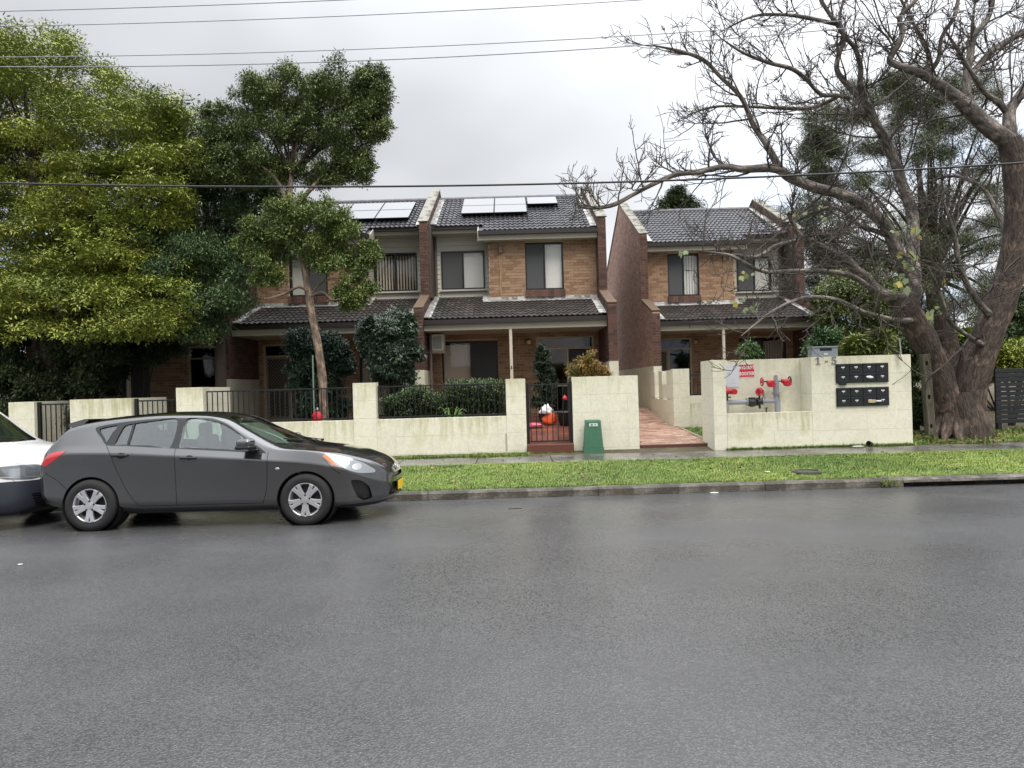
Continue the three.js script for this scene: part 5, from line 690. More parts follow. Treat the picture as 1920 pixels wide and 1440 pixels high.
  for (const s of [[0.4, 1], [-1, -0.4]]) { add('side_glass', gs, prismXY(sideW, ...s), darkGlass); const z = Math.sign(s[0] + s[1]); const hp = smooth([[z * 0.42, 0.785], [z * 0.62, 0.815], [z * 0.84, 0.80], [z * 0.86, 0.72], [z * 0.80, 0.645], [z * 0.60, 0.625], [z * 0.46, 0.655]], 36); const h = add('headlight', ls, prismZY(z > 0 ? hp : hp.slice().reverse(), -0.5, 0.3), phys({ color: C('#7c8389'), roughness: 0.12, metalness: 0.5, clearcoat: 1 })); add('reflector', sk(-0.006, 0.02), prismZY(z > 0 ? [[0.66, 0.655], [0.80, 0.68], [0.82, 0.77], [0.66, 0.78]] : [[-0.80, 0.68], [-0.66, 0.655], [-0.66, 0.78], [-0.82, 0.77]], -0.5, 0.3), lensMat, h); add('chrome_strip', sk(-0.006, 0.02), prismZY(z > 0 ? [[0.44, 0.640], [0.84, 0.665], [0.84, 0.680], [0.44, 0.655]] : [[-0.84, 0.665], [-0.44, 0.640], [-0.44, 0.655], [-0.84, 0.680]], -0.5, 0.3), alloy, h); }
  const ug = add('grille', ls, prismZY([[-0.41, 0.645], [0.41, 0.645], [0.41, 0.785], [-0.41, 0.785]], -0.3, 0.3), trimBlack); for (const y of [0.672, 0.735]) add('grille_bar', sk(-0.010, 0.02), prismZY([[-0.40, y], [0.40, y], [0.40, y + 0.012], [-0.40, y + 0.012]], -0.3, 0.3), alloy, ug);
  part('wiper', merge([bar(V(-0.66, 1.12, -0.2), V(-0.80, 1.19, 0.5), 0.009, 6)]), trimBlack, van);
  for (const z of [-1, 1]) { const mg = new RoundedBoxGeometry(0.14, 0.24, 0.2, 4, 0.05); mg.translate(-1.35, 1.12, z * 1.02); part('door_mirror', mg, plasticDark, van); }
  part('underbody', box(-4.2, -0.2, 0.17, 0.45, -0.6, 0.6), plasticDark, van);
  for (const x of [-0.82, -3.5]) { makeWheel(van, x, 0.312, 0.885, 1); makeWheel(van, x, 0.312, -0.885, -1); }
  van.position.set(-6.13, roadY(-9.66) + 0.004, -9.66); van.rotation.x = -0.03; van.userData.fixed = true;
}
// ---------------------------------------------------------------- small things in the front yards
{
  const sq = (sx, sy, sz, x, y, z, seed) => { const g = new THREE.SphereGeometry(1, 18, 12), p = g.attributes.position; for (let i = 0; i < p.count; i++) { const q = V().fromBufferAttribute(p, i), k = 1 + (f3(q.x * 2.6 + seed, q.y * 2.6, q.z * 2.6 + 5, 3) - 0.5) * 1.3; const tp = 1 - 0.45 * q.y; p.setXYZ(i, x + q.x * k * sx * tp * 0.85, Math.max(y - sy * 0.8, y + q.y * k * sy), z + q.z * k * sz * tp * 0.85); } g.computeVertexNormals(); return g; };
  const t = thing('shopping_bag', 'orange and white plastic bag on the porch path behind the gate', 'bag'); part('lower_bag', sq(0.17, 0.19, 0.14, 0.93, 0.76, -18.0, 2), mat({ color: C('#d2521c'), roughness: 0.5 }), t); part('upper_bag', sq(0.17, 0.13, 0.12, 0.85, 0.97, -18.0, 7), mat({ color: C('#d9dada'), roughness: 0.5 }), t);
  single('pink_mat', sq(0.24, 0.05, 0.12, 0.52, 0.62, -17.6, 9), mat({ color: C('#c0566f'), roughness: 0.7 }), 'pink folded cloth lying on the porch path', 'cloth');
  const p = thing('plant_pot', 'black plant pot standing beside the orange bag', 'pot'); part('pot', (() => { const g = new THREE.LatheGeometry([[0, 0], [0.15, 0], [0.2, 0.3], [0.215, 0.3], [0.215, 0.33], [0.185, 0.33], [0.17, 0.25], [0, 0.25]].map((q) => new THREE.Vector2(...q)), 22); g.translate(1.32, 0.58, -17.9); return g; })(), mat({ color: C('#17171a'), roughness: 0.6 }), p); part('soil', cyl(1.32, 0.86, -17.9, 0.17, 0.03), soilMat, p);
  single('red_lantern', sq(0.075, 0.07, 0.075, 1.37, 1.25, -18.6, 12), mat({ color: C('#c2202f'), roughness: 0.5 }), 'small red ornament hanging by the porch door', 'ornament');
  const b = thing('red_bag', 'red plastic bag tied on the railing by the slim trunk', 'bag'); part('bag', sq(0.12, 0.13, 0.08, -4.33, 1.06, -15.72, 15), mat({ color: C('#c01c2c'), roughness: 0.45 }), b); part('knot', sq(0.03, 0.04, 0.03, -4.33, 1.22, -15.70, 18), mat({ color: C('#c6c9cc'), roughness: 0.6 }), b);
  single('stake', bar(V(-4.62, 0.3, -16.5), V(-4.62, 2.45, -16.52), 0.018), mat({ color: C('#6d7a70'), roughness: 0.5 }), 'thin grey garden stake beside the slim tree trunk', 'stake');
  const a = thing('plant_hoop', 'thin white wire hoop standing before the right house wall', 'plant support'); part('hoop', (() => { const g = new THREE.TorusGeometry(0.16, 0.008, 6, 24); g.translate(5.83, 2.02, -20.6); return g; })(), mat({ color: C('#d0cfc8'), roughness: 0.5 }), a); part('stick', bar(V(5.83, 0.5, -20.6), V(5.83, 1.86, -20.6), 0.008), mat({ color: C('#d0cfc8'), roughness: 0.5 }), a);
  const k = thing('kerb_weed', 'weedy tuft growing in the gutter beside the drain', 'weed'), r = rng(44); for (let i = 0; i < 24; i++) { const an = r() * 6.28, l = 0.05 + r() * 0.13, d = V(Math.cos(an) * l * 0.8, l, Math.sin(an) * l * 0.5), o = V(5.66 + (r() - 0.5) * 0.28, -0.06 + r() * 0.05, KERB_Z + 0.04); part('blade', taperTube([o, o.clone().addScaledVector(d, 0.6), o.clone().add(d).add(V(d.x * 0.4, -l * 0.15, 0))], [0.006, 0.005, 0.001], 4), mat({ color: C(['#4d6a2c', '#7a8a45', '#6a5a3a'][i % 3]), roughness: 0.7 }), k); }
  for (const [x, z, s, c, lab] of [[2.98, -10.62, 0.05, '#c9c8c0', 'pale scrap of paper in the gutter'], [4.1, -11.5, 0.035, '#d8d4b0', 'cream dry leaf lying on the verge'], [-4.9, -7.0, 0.02, '#cfd0cf', 'tiny white speck of litter on the road']]) single('litter_paper', (() => { const g = new THREE.SphereGeometry(s, 8, 5); g.scale(1.4, 0.2, 0.7); g.translate(x, (z > -10.7 ? roadY(z) : vergeY(z) + 0.035) + 0.008, z); return g; })(), mat({ color: C(c), roughness: 0.8 }), lab, 'litter');
}
{ // the house across the street that the windows mirror
  const h = thing('brick_house', 'orange brick house with grey tiled roof across the street', 'house'), wallM = mat({ color: C('#a5714d'), roughness: 0.9 });
  part('wall', slab([[-13, -0.1], [6, -0.1], [6, 3.3], [-13, 3.3]], 17.0, 26), wallM, h); const rf = new THREE.ExtrudeGeometry(new THREE.Shape([[16.4, 3.25], [26.6, 3.25], [21.5, 5.8]].map((p) => new THREE.Vector2(-p[0], p[1]))), { depth: 20, bevelEnabled: false }); rf.rotateY(Math.PI / 2); rf.translate(-13.5, 0, 0); part('roof', boxUV(rf), tileMats[2], h);
  for (const x of [-11, -6.5, -1.5, 3]) { const w = part('window', box(x, x + 1.8, 1.0, 2.4, 16.93, 16.99), frameBlack, h); part('pane', box(x + 0.07, x + 1.73, 1.07, 2.33, 16.915, 16.925), darkGlass, w); }
}
// ---------------------------------------------------------------- trees and shrubs
// a point d metres in front of the camera's start position, given where it was measured on the photograph (world metres out)
const ROLL = THREE.MathUtils.degToRad(1.6), FPX = 1331;
function at(px, py, d) { const u = px - 960, v = py - 720; return V(((u * Math.cos(ROLL) - v * Math.sin(ROLL)) * d) / FPX, 1.65 - ((u * Math.sin(ROLL) + v * Math.cos(ROLL)) * d) / FPX, -d); }
const barkTex = (a, b, s) => tex(256, (u, v) => { const k = fbm(u * 18, v * 6, 18, s, 5, 0.65), t = sstep(0.5, 0.7, fbm(u * 4, v * 4, 4, s + 9, 5)), q = clamp(0.5 + (k - 0.5) * 2.8); return [0, 1, 2].map((i) => lerp(a[i], b[i], q) * lerp(1, 1.45, t)); }, true, 1 / 0.9);
const barkBump = tex(256, (u, v) => g1(fbm(u * 20, v * 7, 20, 88, 5, 0.65)), false, 1 / 0.7);
const barkBrown = mat({ map: barkTex(hx('#2e2722'), hx('#544840'), 61), roughness: 0.9, bumpMap: barkBump, bumpScale: 0.05 });
const barkGrey = mat({ map: barkTex(hx('#3a3633'), hx('#69635d'), 67), roughness: 0.9, bumpMap: barkBump, bumpScale: 0.02 });
const twigMat = mat({ color: C('#4a443f'), roughness: 0.85 });
const barkPale = mat({ map: barkTex(hx('#4d4239'), hx('#7d6d5e'), 71), roughness: 0.85, bumpMap: barkBump, bumpScale: 0.008 });
const barkDark = mat({ color: C('#2f2721'), roughness: 0.9, bumpMap: barkBump, bumpScale: 0.02 });
function leafCluster(seed, n, R, L, W, flat = 1) { // n small pointed leaves around a twig end
  const r = rng(seed), pos = [], nor = [], idx = [];
  for (let k = 0; k < n; k++) { const a = r() * 6.28, e = (r() * 1.7 - 0.6) * flat, d = V(Math.cos(a) * Math.cos(e), Math.sin(e), Math.sin(a) * Math.cos(e)), b = d.clone().multiplyScalar(R * Math.pow(r(), 0.6)); const dir = d.clone().add(V((r() - 0.5), (r() - 0.6), (r() - 0.5))).normalize(); const side = dir.clone().cross(V(r() - 0.5, 1, r() - 0.5)).normalize(); const l = L * (0.6 + r() * 0.7), w = W * (0.7 + r() * 0.6), nn = side.clone().cross(dir).normalize(); if (nn.y < 0) nn.negate(); const o = pos.length / 3;
    const mid = b.clone().addScaledVector(dir, l * 0.45).addScaledVector(nn, l * 0.06), tip = b.clone().addScaledVector(dir, l).addScaledVector(nn, -l * 0.08), p1 = mid.clone().addScaledVector(side, w / 2), p2 = mid.clone().addScaledVector(side, -w / 2);
    for (const p of [b, p1, p2, tip]) { pos.push(p.x, p.y, p.z); const ns = nn.clone().multiplyScalar(0.7).add(V(0, 0.5, 0)).normalize(); nor.push(ns.x, ns.y, ns.z); } idx.push(o, o + 1, o + 2, o + 2, o + 1, o + 3); }
  const g = new THREE.BufferGeometry(); g.setAttribute('position', new THREE.Float32BufferAttribute(pos, 3)); g.setAttribute('normal', new THREE.Float32BufferAttribute(nor, 3)); g.setAttribute('uv', new THREE.Float32BufferAttribute(new Float32Array((pos.length / 3) * 2), 2)); g.setIndex(idx); return g;
}
const leafMat = (ro = 0.5) => mat({ color: 0xffffff, roughness: ro });
const leafSoft = leafMat(0.55), leafGloss = leafMat(0.4);
// crown from spots [Vector3, scale]; colours vary leaf cluster by leaf cluster
function crown(root, geo, spots, cols, seed, m = leafSoft, name = 'crown') {
  const r = rng(seed), im = new THREE.InstancedMesh(geo, m, spots.length), q = new THREE.Quaternion(), e = new THREE.Euler(), mm = M4(), c = C('#fff');
  spots.forEach(([p, s, k], i) => { e.set((r() - 0.5) * 0.8, r() * 6.28, (r() - 0.5) * 0.8); q.setFromEuler(e); mm.compose(p, q, V(s, s, s)); im.setMatrixAt(i, mm); c.copy(cols[0]).lerp(cols[1], clamp((k ?? 0.5) + (r() - 0.5) * 0.6)); if (cols[2] && r() < (cols[3] || 0.08)) c.lerp(cols[2], r()); im.setColorAt(i, c); });
  im.name = name; im.userData.kind = 'stuff'; im.castShadow = im.receiveShadow = true; root.add(im); return im;
}
// clumps of foliage inside blobs [center, rx, ry, rz], each blob holding smaller clumps
function clumps(blobs, seed, per, sub, size, subR = 0.42, flat = 0.75) {
  const r = rng(seed), out = [], ctr = [];
  for (const [c, rx, ry, rz] of blobs) for (let s = 0; s < sub; s++) { let d; do { d = V(r() * 2 - 1, r() * 2 - 1, r() * 2 - 1); } while (d.lengthSq() > 1 || d.lengthSq() < 0.12); const q = c.clone().add(V(d.x * rx, d.y * ry, d.z * rz)); ctr.push(q); const R = subR * (0.6 + r() * 0.7) * Math.min(rx, ry * 1.5, 1.5), tone = r();
    for (let k = 0; k < per; k++) { const a = r() * 6.28, z = r() * 2 - 1, m = Math.pow(r(), 0.45) * R, s2 = Math.sqrt(1 - z * z); out.push([q.clone().add(V(Math.cos(a) * s2 * m, z * m * flat, Math.sin(a) * s2 * m)), size * (0.7 + r() * 0.6), tone]); } }
  return [out, ctr];
}
const pxBlob = (d, list, rz = 1) => list.map(([x, y, rx, ry, dd]) => { const D = d + (dd || 0), k = D / FPX; return [at(x, y, D), rx * k, (ry || rx) * k, Math.min(rx, ry || rx) * k * rz]; });
function limbs(root, name, list, m, seg = 8) { return part(name, merge(list.map(([pts, rad]) => { const c = new THREE.CatmullRomCurve3(pts), n = Math.max(6, pts.length * 4), P = c.getPoints(n); const R = P.map((_, i) => { const t = (i / n) * (rad.length - 1), k = Math.min(rad.length - 2, Math.floor(t)); return lerp(rad[k], rad[k + 1], t - k); }); return taperTube(P, R, seg); })), m, root); }
function boughs(root, fork, ctr, seed, n, r0, m, name = 'limb') { const r = rng(seed), L = []; for (let k = 0; k < n; k++) { const c = ctr[Math.floor(r() * ctr.length)], mid = fork.clone().lerp(c, 0.5).add(V((r() - 0.5) * 0.6, 0.3 + (r() - 0.5) * 0.4, (r() - 0.5) * 0.5)); L.push([[fork.clone(), mid, c], [r0, r0 * 0.55, 0.012]]); } limbs(root, name, L, m, 6); }
const leafFine = leafCluster(1, 24, 0.18, 0.085, 0.024, 0.5), leafOval = leafCluster(2, 22, 0.18, 0.078, 0.028), leafTiny = leafCluster(3, 14, 0.13, 0.07, 0.026), leafLong = leafCluster(4, 18, 0.22, 0.14, 0.02), leafBig = leafCluster(5, 12, 0.22, 0.17, 0.06);
{ // big yellow-green tree at the left, foliage in flat layers
  const t = thing('layered_tree', 'tall yellow-green tree with flat layered foliage behind the mossy wall', 'tree'), r = rng(501), sp = [], ctr = [];
  const edge = [[45, 85], [80, 130], [120, 165], [160, 240], [190, 325], [260, 345], [360, 335], [480, 320], [600, 330], [660, 420]];
  const right = (y) => { for (let i = 0; i < edge.length - 1; i++) if (y <= edge[i + 1][0]) return lerp(edge[i][1], edge[i + 1][1], clamp((y - edge[i][0]) / (edge[i + 1][0] - edge[i][0]))); return 330; };
  for (let k = 0; k < 520; k++) { const py = 52 + Math.pow(r(), 0.85) * 590, R = right(py), out = k % 9 === 0, px = out ? R - 12 + r() * 22 : R - 25 - Math.pow(r(), 1.25) * (R + 290), D = 16.3 + r() * 3.4 - (py > 520 ? 0.4 : 0); const c = at(px, py, D); if (c.y < 3.1) continue; const rx = (out ? 0.22 : 0.45) + r() * (out ? 0.2 : 0.6), tone = r(); ctr.push(c);
    const n = Math.floor((40 + r() * 26) * (out ? 0.3 : 1)); for (let i = 0; i < n; i++) { const a = r() * 6.28, m = Math.sqrt(r()) * rx; sp.push([c.clone().add(V(Math.cos(a) * m * 1.15, (r() - 0.5) * 0.34 - m * m * 0.2, Math.sin(a) * m)), 0.8 + r() * 0.6, tone]); } }
  crown(t, leafFine, sp, [C('#63722e'), C('#97a04a'), C('#aaa454'), 0.1], 502);
  const b = at(92, 770, 17.4); b.y = 0.2; const b2 = at(75, 770, 17.5); b2.y = 0.2;
  limbs(t, 'trunk', [[[b, at(90, 650, 17.4), at(80, 500, 17.5), at(60, 300, 17.6), at(40, 120, 17.6)], [0.2, 0.17, 0.13, 0.08, 0.02]], [[b2, at(68, 650, 17.5), at(100, 500, 17.6), at(170, 350, 17.7), at(220, 230, 17.6)], [0.13, 0.11, 0.09, 0.05, 0.015]]], barkBrown, 10);
  boughs(t, at(85, 520, 17.5), ctr.filter((c) => c.y < 7), 503, 26, 0.05, barkDark); boughs(t, at(65, 330, 17.6), ctr.filter((c) => c.y > 6), 504, 26, 0.04, barkDark);
}
{ // dark tree between
  const t = thing('dark_tree', 'dark blue-green bushy tree between the layered tree and slim tree', 'tree');
  const [sp, ctr] = clumps(pxBlob(17.9, [[335, 310, 55, 60], [385, 300, 60, 70, 0.6], [345, 420, 65, 60], [300, 500, 55, 55, -0.9], [375, 500, 75, 60, -0.5], [445, 450, 65, 60], [430, 550, 60, 45, -0.7], [330, 575, 55, 40, -0.9], [480, 390, 60, 55, 0.5], [440, 340, 60, 60, 0.8], [360, 610, 60, 25, -0.8], [390, 400, 80, 70, 0.7]]), 511, 52, 16, 0.95);
  crown(t, leafOval, sp, [C('#42563a'), C('#617850'), C('#73804c'), 0.08], 512);
  const b = at(415, 770, 17.6); b.y = 0.2; limbs(t, 'trunk', [[[b, at(412, 650, 17.6), at(405, 520, 17.8), at(385, 400, 18), at(380, 300, 18.2)], [0.15, 0.13, 0.1, 0.07, 0.02]]], barkDark, 9); boughs(t, at(405, 500, 17.8), ctr, 513, 26, 0.045, barkDark);
}
{ // slim tree with the visible trunk
  const t = thing('slim_tree', 'slim tree with leaning pale trunk rising behind the railing', 'tree');
  const [s1, c1] = clumps(pxBlob(17.2, [[470, 190, 42, 50], [520, 165, 45, 45], [575, 180, 50, 50], [640, 165, 50, 45], [700, 165, 30, 45], [700, 230, 35, 45], [645, 250, 55, 50], [570, 265, 60, 50], [495, 270, 60, 50], [415, 235, 32, 38], [400, 300, 45, 40], [660, 310, 40, 30], [440, 320, 50, 30], [520, 320, 40, 25], [690, 200, 35, 50], [600, 330, 50, 22], [560, 215, 70, 60]]), 521, 20, 27, 0.85, 0.30);
  const [s2, c2] = clumps(pxBlob(16.6, [[505, 415, 45, 38], [560, 395, 50, 35], [615, 415, 45, 40], [478, 455, 32, 35], [540, 465, 40, 35], [605, 475, 40, 30], [645, 500, 40, 30], [670, 540, 30, 28], [690, 480, 20, 30], [500, 510, 35, 30], [650, 560, 25, 18], [640, 430, 35, 30]]), 522, 22, 17, 0.8, 0.32);
  crown(t, leafOval, s1, [C('#4f5f3a'), C('#717f4e'), C('#85834c'), 0.1], 523); crown(t, leafOval, s2, [C('#54663a'), C('#76864a'), C('#8a8a4c'), 0.12], 524);
  const b = at(607, 800, 16.7); b.y = 0.15;
  limbs(t, 'trunk', [[[b, at(605, 720, 16.7), at(598, 660, 16.7), at(583, 580, 16.75), at(572, 510, 16.8), at(561, 455, 16.85), at(545, 380, 16.95), at(550, 300, 17.1), at(575, 200, 17.2)], [0.11, 0.10, 0.096, 0.088, 0.08, 0.072, 0.06, 0.045, 0.02]]], barkPale, 12);
  limbs(t, 'limb', [[[at(578, 545, 16.75), at(560, 538, 16.6), at(530, 552, 16.5), at(495, 560, 16.4)], [0.04, 0.035, 0.03, 0.012]], [[at(580, 556, 16.75), at(605, 528, 16.6), at(640, 520, 16.5)], [0.035, 0.025, 0.01]], [[at(580, 556, 16.75), at(605, 548, 16.5), at(625, 562, 16.4), at(655, 555, 16.3)], [0.03, 0.025, 0.02, 0.01]], [[at(556, 440, 16.9), at(520, 340, 17), at(450, 280, 17.1)], [0.06, 0.045, 0.015]], [[at(550, 390, 16.95), at(620, 310, 17.1), at(680, 210, 17.2)], [0.06, 0.045, 0.015]], [[at(556, 450, 16.9), at(530, 410, 16.6), at(500, 400, 16.5)], [0.04, 0.03, 0.01]]], barkPale, 7);
  boughs(t, at(548, 330, 17.05), c1, 525, 22, 0.035, barkDark); boughs(t, at(560, 450, 16.85), c2, 526, 14, 0.025, barkDark);
}
{ // evergreen far behind the bare tree
  const t = thing('gum_tree', 'large grey-green evergreen standing behind the bare tree', 'tree');
  const [sp, ctr] = clumps(pxBlob(27, [[1640, 200, 70, 60], [1720, 175, 70, 50], [1800, 190, 70, 60], [1560, 240, 50, 50], [1530, 310, 45, 50], [1600, 330, 75, 70], [1700, 280, 85, 75], [1800, 300, 85, 80], [1890, 330, 75, 70], [1490, 420, 60, 60], [1570, 440, 80, 65], [1680, 420, 95, 80], [1790, 430, 90, 80], [1890, 450, 80, 80], [1910, 560, 70, 60], [1800, 560, 85, 60], [1720, 540, 80, 70], [1560, 530, 60, 55], [1640, 520, 70, 60], [1960, 420, 70, 120]]), 531, 32, 27, 0.95, 0.30);
  crown(t, leafLong, sp, [C('#46523a'), C('#667150'), C('#7d6c4a'), 0.12], 532);
  const b = at(1760, 800, 27); b.y = 0.6; limbs(t, 'trunk', [[[b, at(1760, 650, 27), at(1740, 480, 27), at(1720, 300, 27)], [0.35, 0.3, 0.22, 0.06]]], barkGrey, 9); boughs(t, at(1748, 520, 27), ctr, 533, 44, 0.09, barkDark);
}
{ const t = thing('pine_tree', 'distant dark tree top rising behind the right house ridge', 'tree'); const [sp, ctr] = clumps(pxBlob(46, [[1277, 372, 18, 18], [1266, 395, 30, 22], [1292, 398, 32, 22], [1275, 420, 45, 25], [1270, 450, 50, 30]]), 541, 60, 10, 1.9, 0.5); crown(t, leafFine, sp, [C('#2f3d28'), C('#4b5836')], 542); const b = at(1272, 760, 46); b.y = 0.7; limbs(t, 'trunk', [[[b, at(1272, 600, 46), at(1276, 380, 46)], [0.35, 0.25, 0.04]]], barkDark, 8); }
const bush = (name, label, cat, d, list, leaf, cols, seed, per, sub, size, m, stemPx, R = 0.45) => { const t = thing(name, label, cat), B = pxBlob(d, list), [sp, ctr] = clumps(B, seed, per, sub, size, R, 0.9); crown(t, leaf, sp, cols, seed + 1, m, 'foliage'); const b = at(stemPx, 760, d); b.y = yardY(-d) - 0.05; const r = rng(seed + 2), L = []; for (let k = 0; k < 7; k++) { const c = ctr[Math.floor(r() * ctr.length)]; L.push([[b.clone().add(V((r() - 0.5) * 0.15, 0, (r() - 0.5) * 0.15)), b.clone().lerp(c, 0.5).add(V((r() - 0.5) * 0.2, 0.1, 0)), c], [0.03, 0.02, 0.008]]); } limbs(t, 'stem', L, barkDark, 6); return t; };
bush('round_shrub', 'round dark grey-green shrub beside the porch party wall', 'shrub', 17.6, [[730, 628, 40, 38], [712, 660, 32, 35], [752, 660, 28, 35], [735, 690, 35, 25], [700, 630, 22, 28], [755, 612, 18, 18]], leafCluster(11, 15, 0.13, 0.085, 0.04), [C('#38473a'), C('#5b6c5a')], 551, 60, 15, 0.9, leafGloss, 728);
bush('climbing_shrub', 'dense dark upright shrub behind the slim tree trunk', 'shrub', 18.3, [[570, 650, 26, 28], [610, 660, 28, 32], [565, 700, 26, 35], [610, 720, 30, 35], [585, 760, 35, 30], [640, 680, 14, 30], [625, 770, 25, 25]], leafOval, [C('#24352a'), C('#3d5240')], 561, 50, 13, 0.85, leafSoft, 590);
bush('potted_bush', 'dark narrow bush standing in the porch behind the gate', 'shrub', 18.6, [[1018, 668, 9, 16], [1020, 695, 14, 22], [1022, 725, 16, 25], [1016, 752, 15, 18]], leafTiny, [C('#1f2a1c'), C('#34452c')], 571, 40, 9, 0.8, leafSoft, 1020);
bush('orange_shrub', 'orange-tipped bushy shrub above the tall cream wall block', 'shrub', 16.4, [[1090, 692, 22, 12], [1115, 694, 18, 10], [1105, 672, 9, 16], [1075, 696, 12, 9], [1100, 710, 28, 12], [1130, 697, 10, 9]], leafCluster(13, 14, 0.10, 0.085, 0.022, 1.2), [C('#656e30'), C('#9a7a3c'), C('#ad6c30'), 0.25], 581, 9, 9, 0.7, leafSoft, 1100, 0.75);
bush('porch_plant', 'small leafy plant before the right house sliding door', 'plant', 20.2, [[1408, 660, 16, 14], [1405, 680, 18, 14]], leafOval, [C('#4c6637'), C('#6d8550')], 591, 30, 8, 0.8, leafSoft, 1408);
bush('garden_bush', 'leafy green bush overhanging behind the letterbox wall', 'shrub', 17.2, [[1625, 648, 22, 16], [1655, 655, 22, 14], [1600, 655, 20, 12], [1645, 640, 16, 12], [1680, 662, 14, 10]], leafCluster(14, 13, 0.16, 0.16, 0.035, 1.1), [C('#5c7030'), C('#8d9450')], 601, 30, 10, 0.9, leafSoft, 1640);
bush('garden_bush', 'dark glossy bush beside the right house porch corner', 'shrub', 18.6, [[1555, 640, 26, 18], [1540, 655, 22, 14], [1580, 655, 22, 14]], leafOval, [C('#2f4a26'), C('#4f6f3a')], 611, 40, 10, 0.9, leafGloss, 1558);
bush('garden_bush', 'broad olive bush mass behind the hydrant wall and under the tree', 'shrub', 21.0, [[1600, 600, 55, 40], [1660, 610, 50, 40], [1570, 560, 40, 40], [1640, 560, 50, 40], [1700, 620, 45, 40], [1590, 640, 60, 25]], leafOval, [C('#43532a'), C('#6b7640')], 621, 55, 14, 1.0, leafSoft, 1620);
bush('fence_bush', 'yellow-green bush behind the dark slat fence', 'shrub', 17.6, [[1885, 672, 32, 22], [1920, 665, 30, 25], [1900, 690, 35, 18], [1960, 670, 40, 30]], leafOval, [C('#6b7a2c'), C('#9aa045')], 631, 45, 10, 0.9, leafSoft, 1895);
bush('garden_bush', 'tall dark green shrubbery behind the slat fence and right trunk stem', 'shrub', 20.5, [[1880, 600, 40, 40], [1920, 560, 45, 50], [1840, 640, 35, 30], [1900, 650, 50, 30], [1780, 640, 40, 40], [1730, 640, 35, 35], [1720, 690, 40, 28], [1790, 690, 45, 28], [1870, 690, 45, 28], [1940, 660, 50, 50]], leafOval, [C('#3a4a2c'), C('#5c6b40')], 681, 50, 14, 1.0, leafSoft, 1870);
bush('garden_bush', 'small bush in the gap between hydrant wall and timber post', 'shrub', 17.0, [[1712, 690, 14, 26], [1718, 735, 14, 26], [1722, 775, 14, 20], [1708, 655, 12, 14]], leafOval, [C('#38472a'), C('#5c6d3c')], 691, 40, 9, 0.8, leafSoft, 1715);
bush('garden_bush', 'green bush at the far end of the paved path between the houses', 'shrub', 33, [[1125, 680, 40, 30], [1165, 690, 40, 25], [1145, 650, 30, 25]], leafOval, [C('#3a4a2c'), C('#5c6b40')], 701, 40, 12, 1.1, leafSoft, 1145);
bush('vine', 'bright leafy vine climbing between the two trunk stems', 'vine', 16.9, [[1800, 635, 14, 20], [1810, 650, 12, 12], [1795, 665, 12, 12]], leafCluster(15, 10, 0.15, 0.14, 0.07), [C('#5f7d24'), C('#93a53a')], 641, 16, 7, 0.8, leafSoft, 1800);
bush('dark_bush', 'dark bush mass behind the narrow wall pier', 'shrub', 17.0, [[20, 700, 40, 40], [90, 730, 40, 40], [110, 790, 40, 35], [160, 700, 40, 40], [30, 770, 40, 40], [-40, 720, 50, 60], [190, 670, 40, 40], [150, 640, 50, 40], [0, 630, 50, 40, 1], [-50, 600, 60, 50, 1], [50, 610, 50, 35, 1], [-10, 560, 60, 40, 1.5]], leafOval, [C('#26311f'), C('#3d4a2c')], 651, 46, 14, 1.0, leafSoft, 100);
bush('dark_bush', 'tall dark shrub in front of the hidden townhouse entrance', 'shrub', 18.0, [[270, 650, 40, 40], [215, 700, 30, 40], [300, 640, 40, 25]], leafOval, [C('#24321f'), C('#3b4a2c')], 661, 46, 13, 1.0, leafSoft, 250);
{ // clipped hedge behind the railing
  const t = thing('hedge', 'clipped dark green hedge behind the black railing', 'hedge'), r = rng(671), sp = []; for (let k = 0; k < 5200; k++) { const x = -2.95 + r() * 2.75, top = x > -1.5 ? 1.70 : 1.5 + 0.12 * Math.sin(x * 5), y = 0.35 + r() * (top - 0.35), z = -16.0 - r() * 0.6; const edgeY = y > top - 0.12; sp.push([V(x, y, z), 0.6 + r() * 0.4, edgeY ? 0.9 : r() * 0.6]); }
  crown(t, leafTiny, sp, [C('#22311a'), C('#43582b'), C('#6d7c40'), 0.06], 672, leafSoft, 'foliage'); const L = []; for (let x = -2.8; x < -0.2; x += 0.4) L.push([[V(x, 0.15, -16.3), V(x + 0.05, 0.7, -16.3), V(x - 0.05, 1.2, -16.25)], [0.02, 0.015, 0.006]]); limbs(t, 'stem', L, barkDark, 5);
  const p = thing('strap_plant', 'bright strap-leaved plant at the foot of the hedge', 'plant'); for (let k = 0; k < 16; k++) { const a = r() * 6.28, l = 0.35 + r() * 0.35, dx = Math.cos(a) * (0.05 + r() * 0.2), dz = Math.sin(a) * 0.12; const pts = [V(0, 0, 0), V(dx * 0.4, l * 0.6, dz * 0.4), V(dx, l, dz), V(dx * 1.5, l * 0.9, dz * 1.5)].map((q) => q.add(V(-1.36, 0.5, -15.85))); part('leaf', taperTube(new THREE.CatmullRomCurve3(pts).getPoints(7), [0.016, 0.016, 0.016, 0.015, 0.013, 0.01, 0.006, 0.002], 4), mat({ color: C(['#5d7f3a', '#7a9a52', '#8fa878'][k % 3]), roughness: 0.5 }), p); }
}
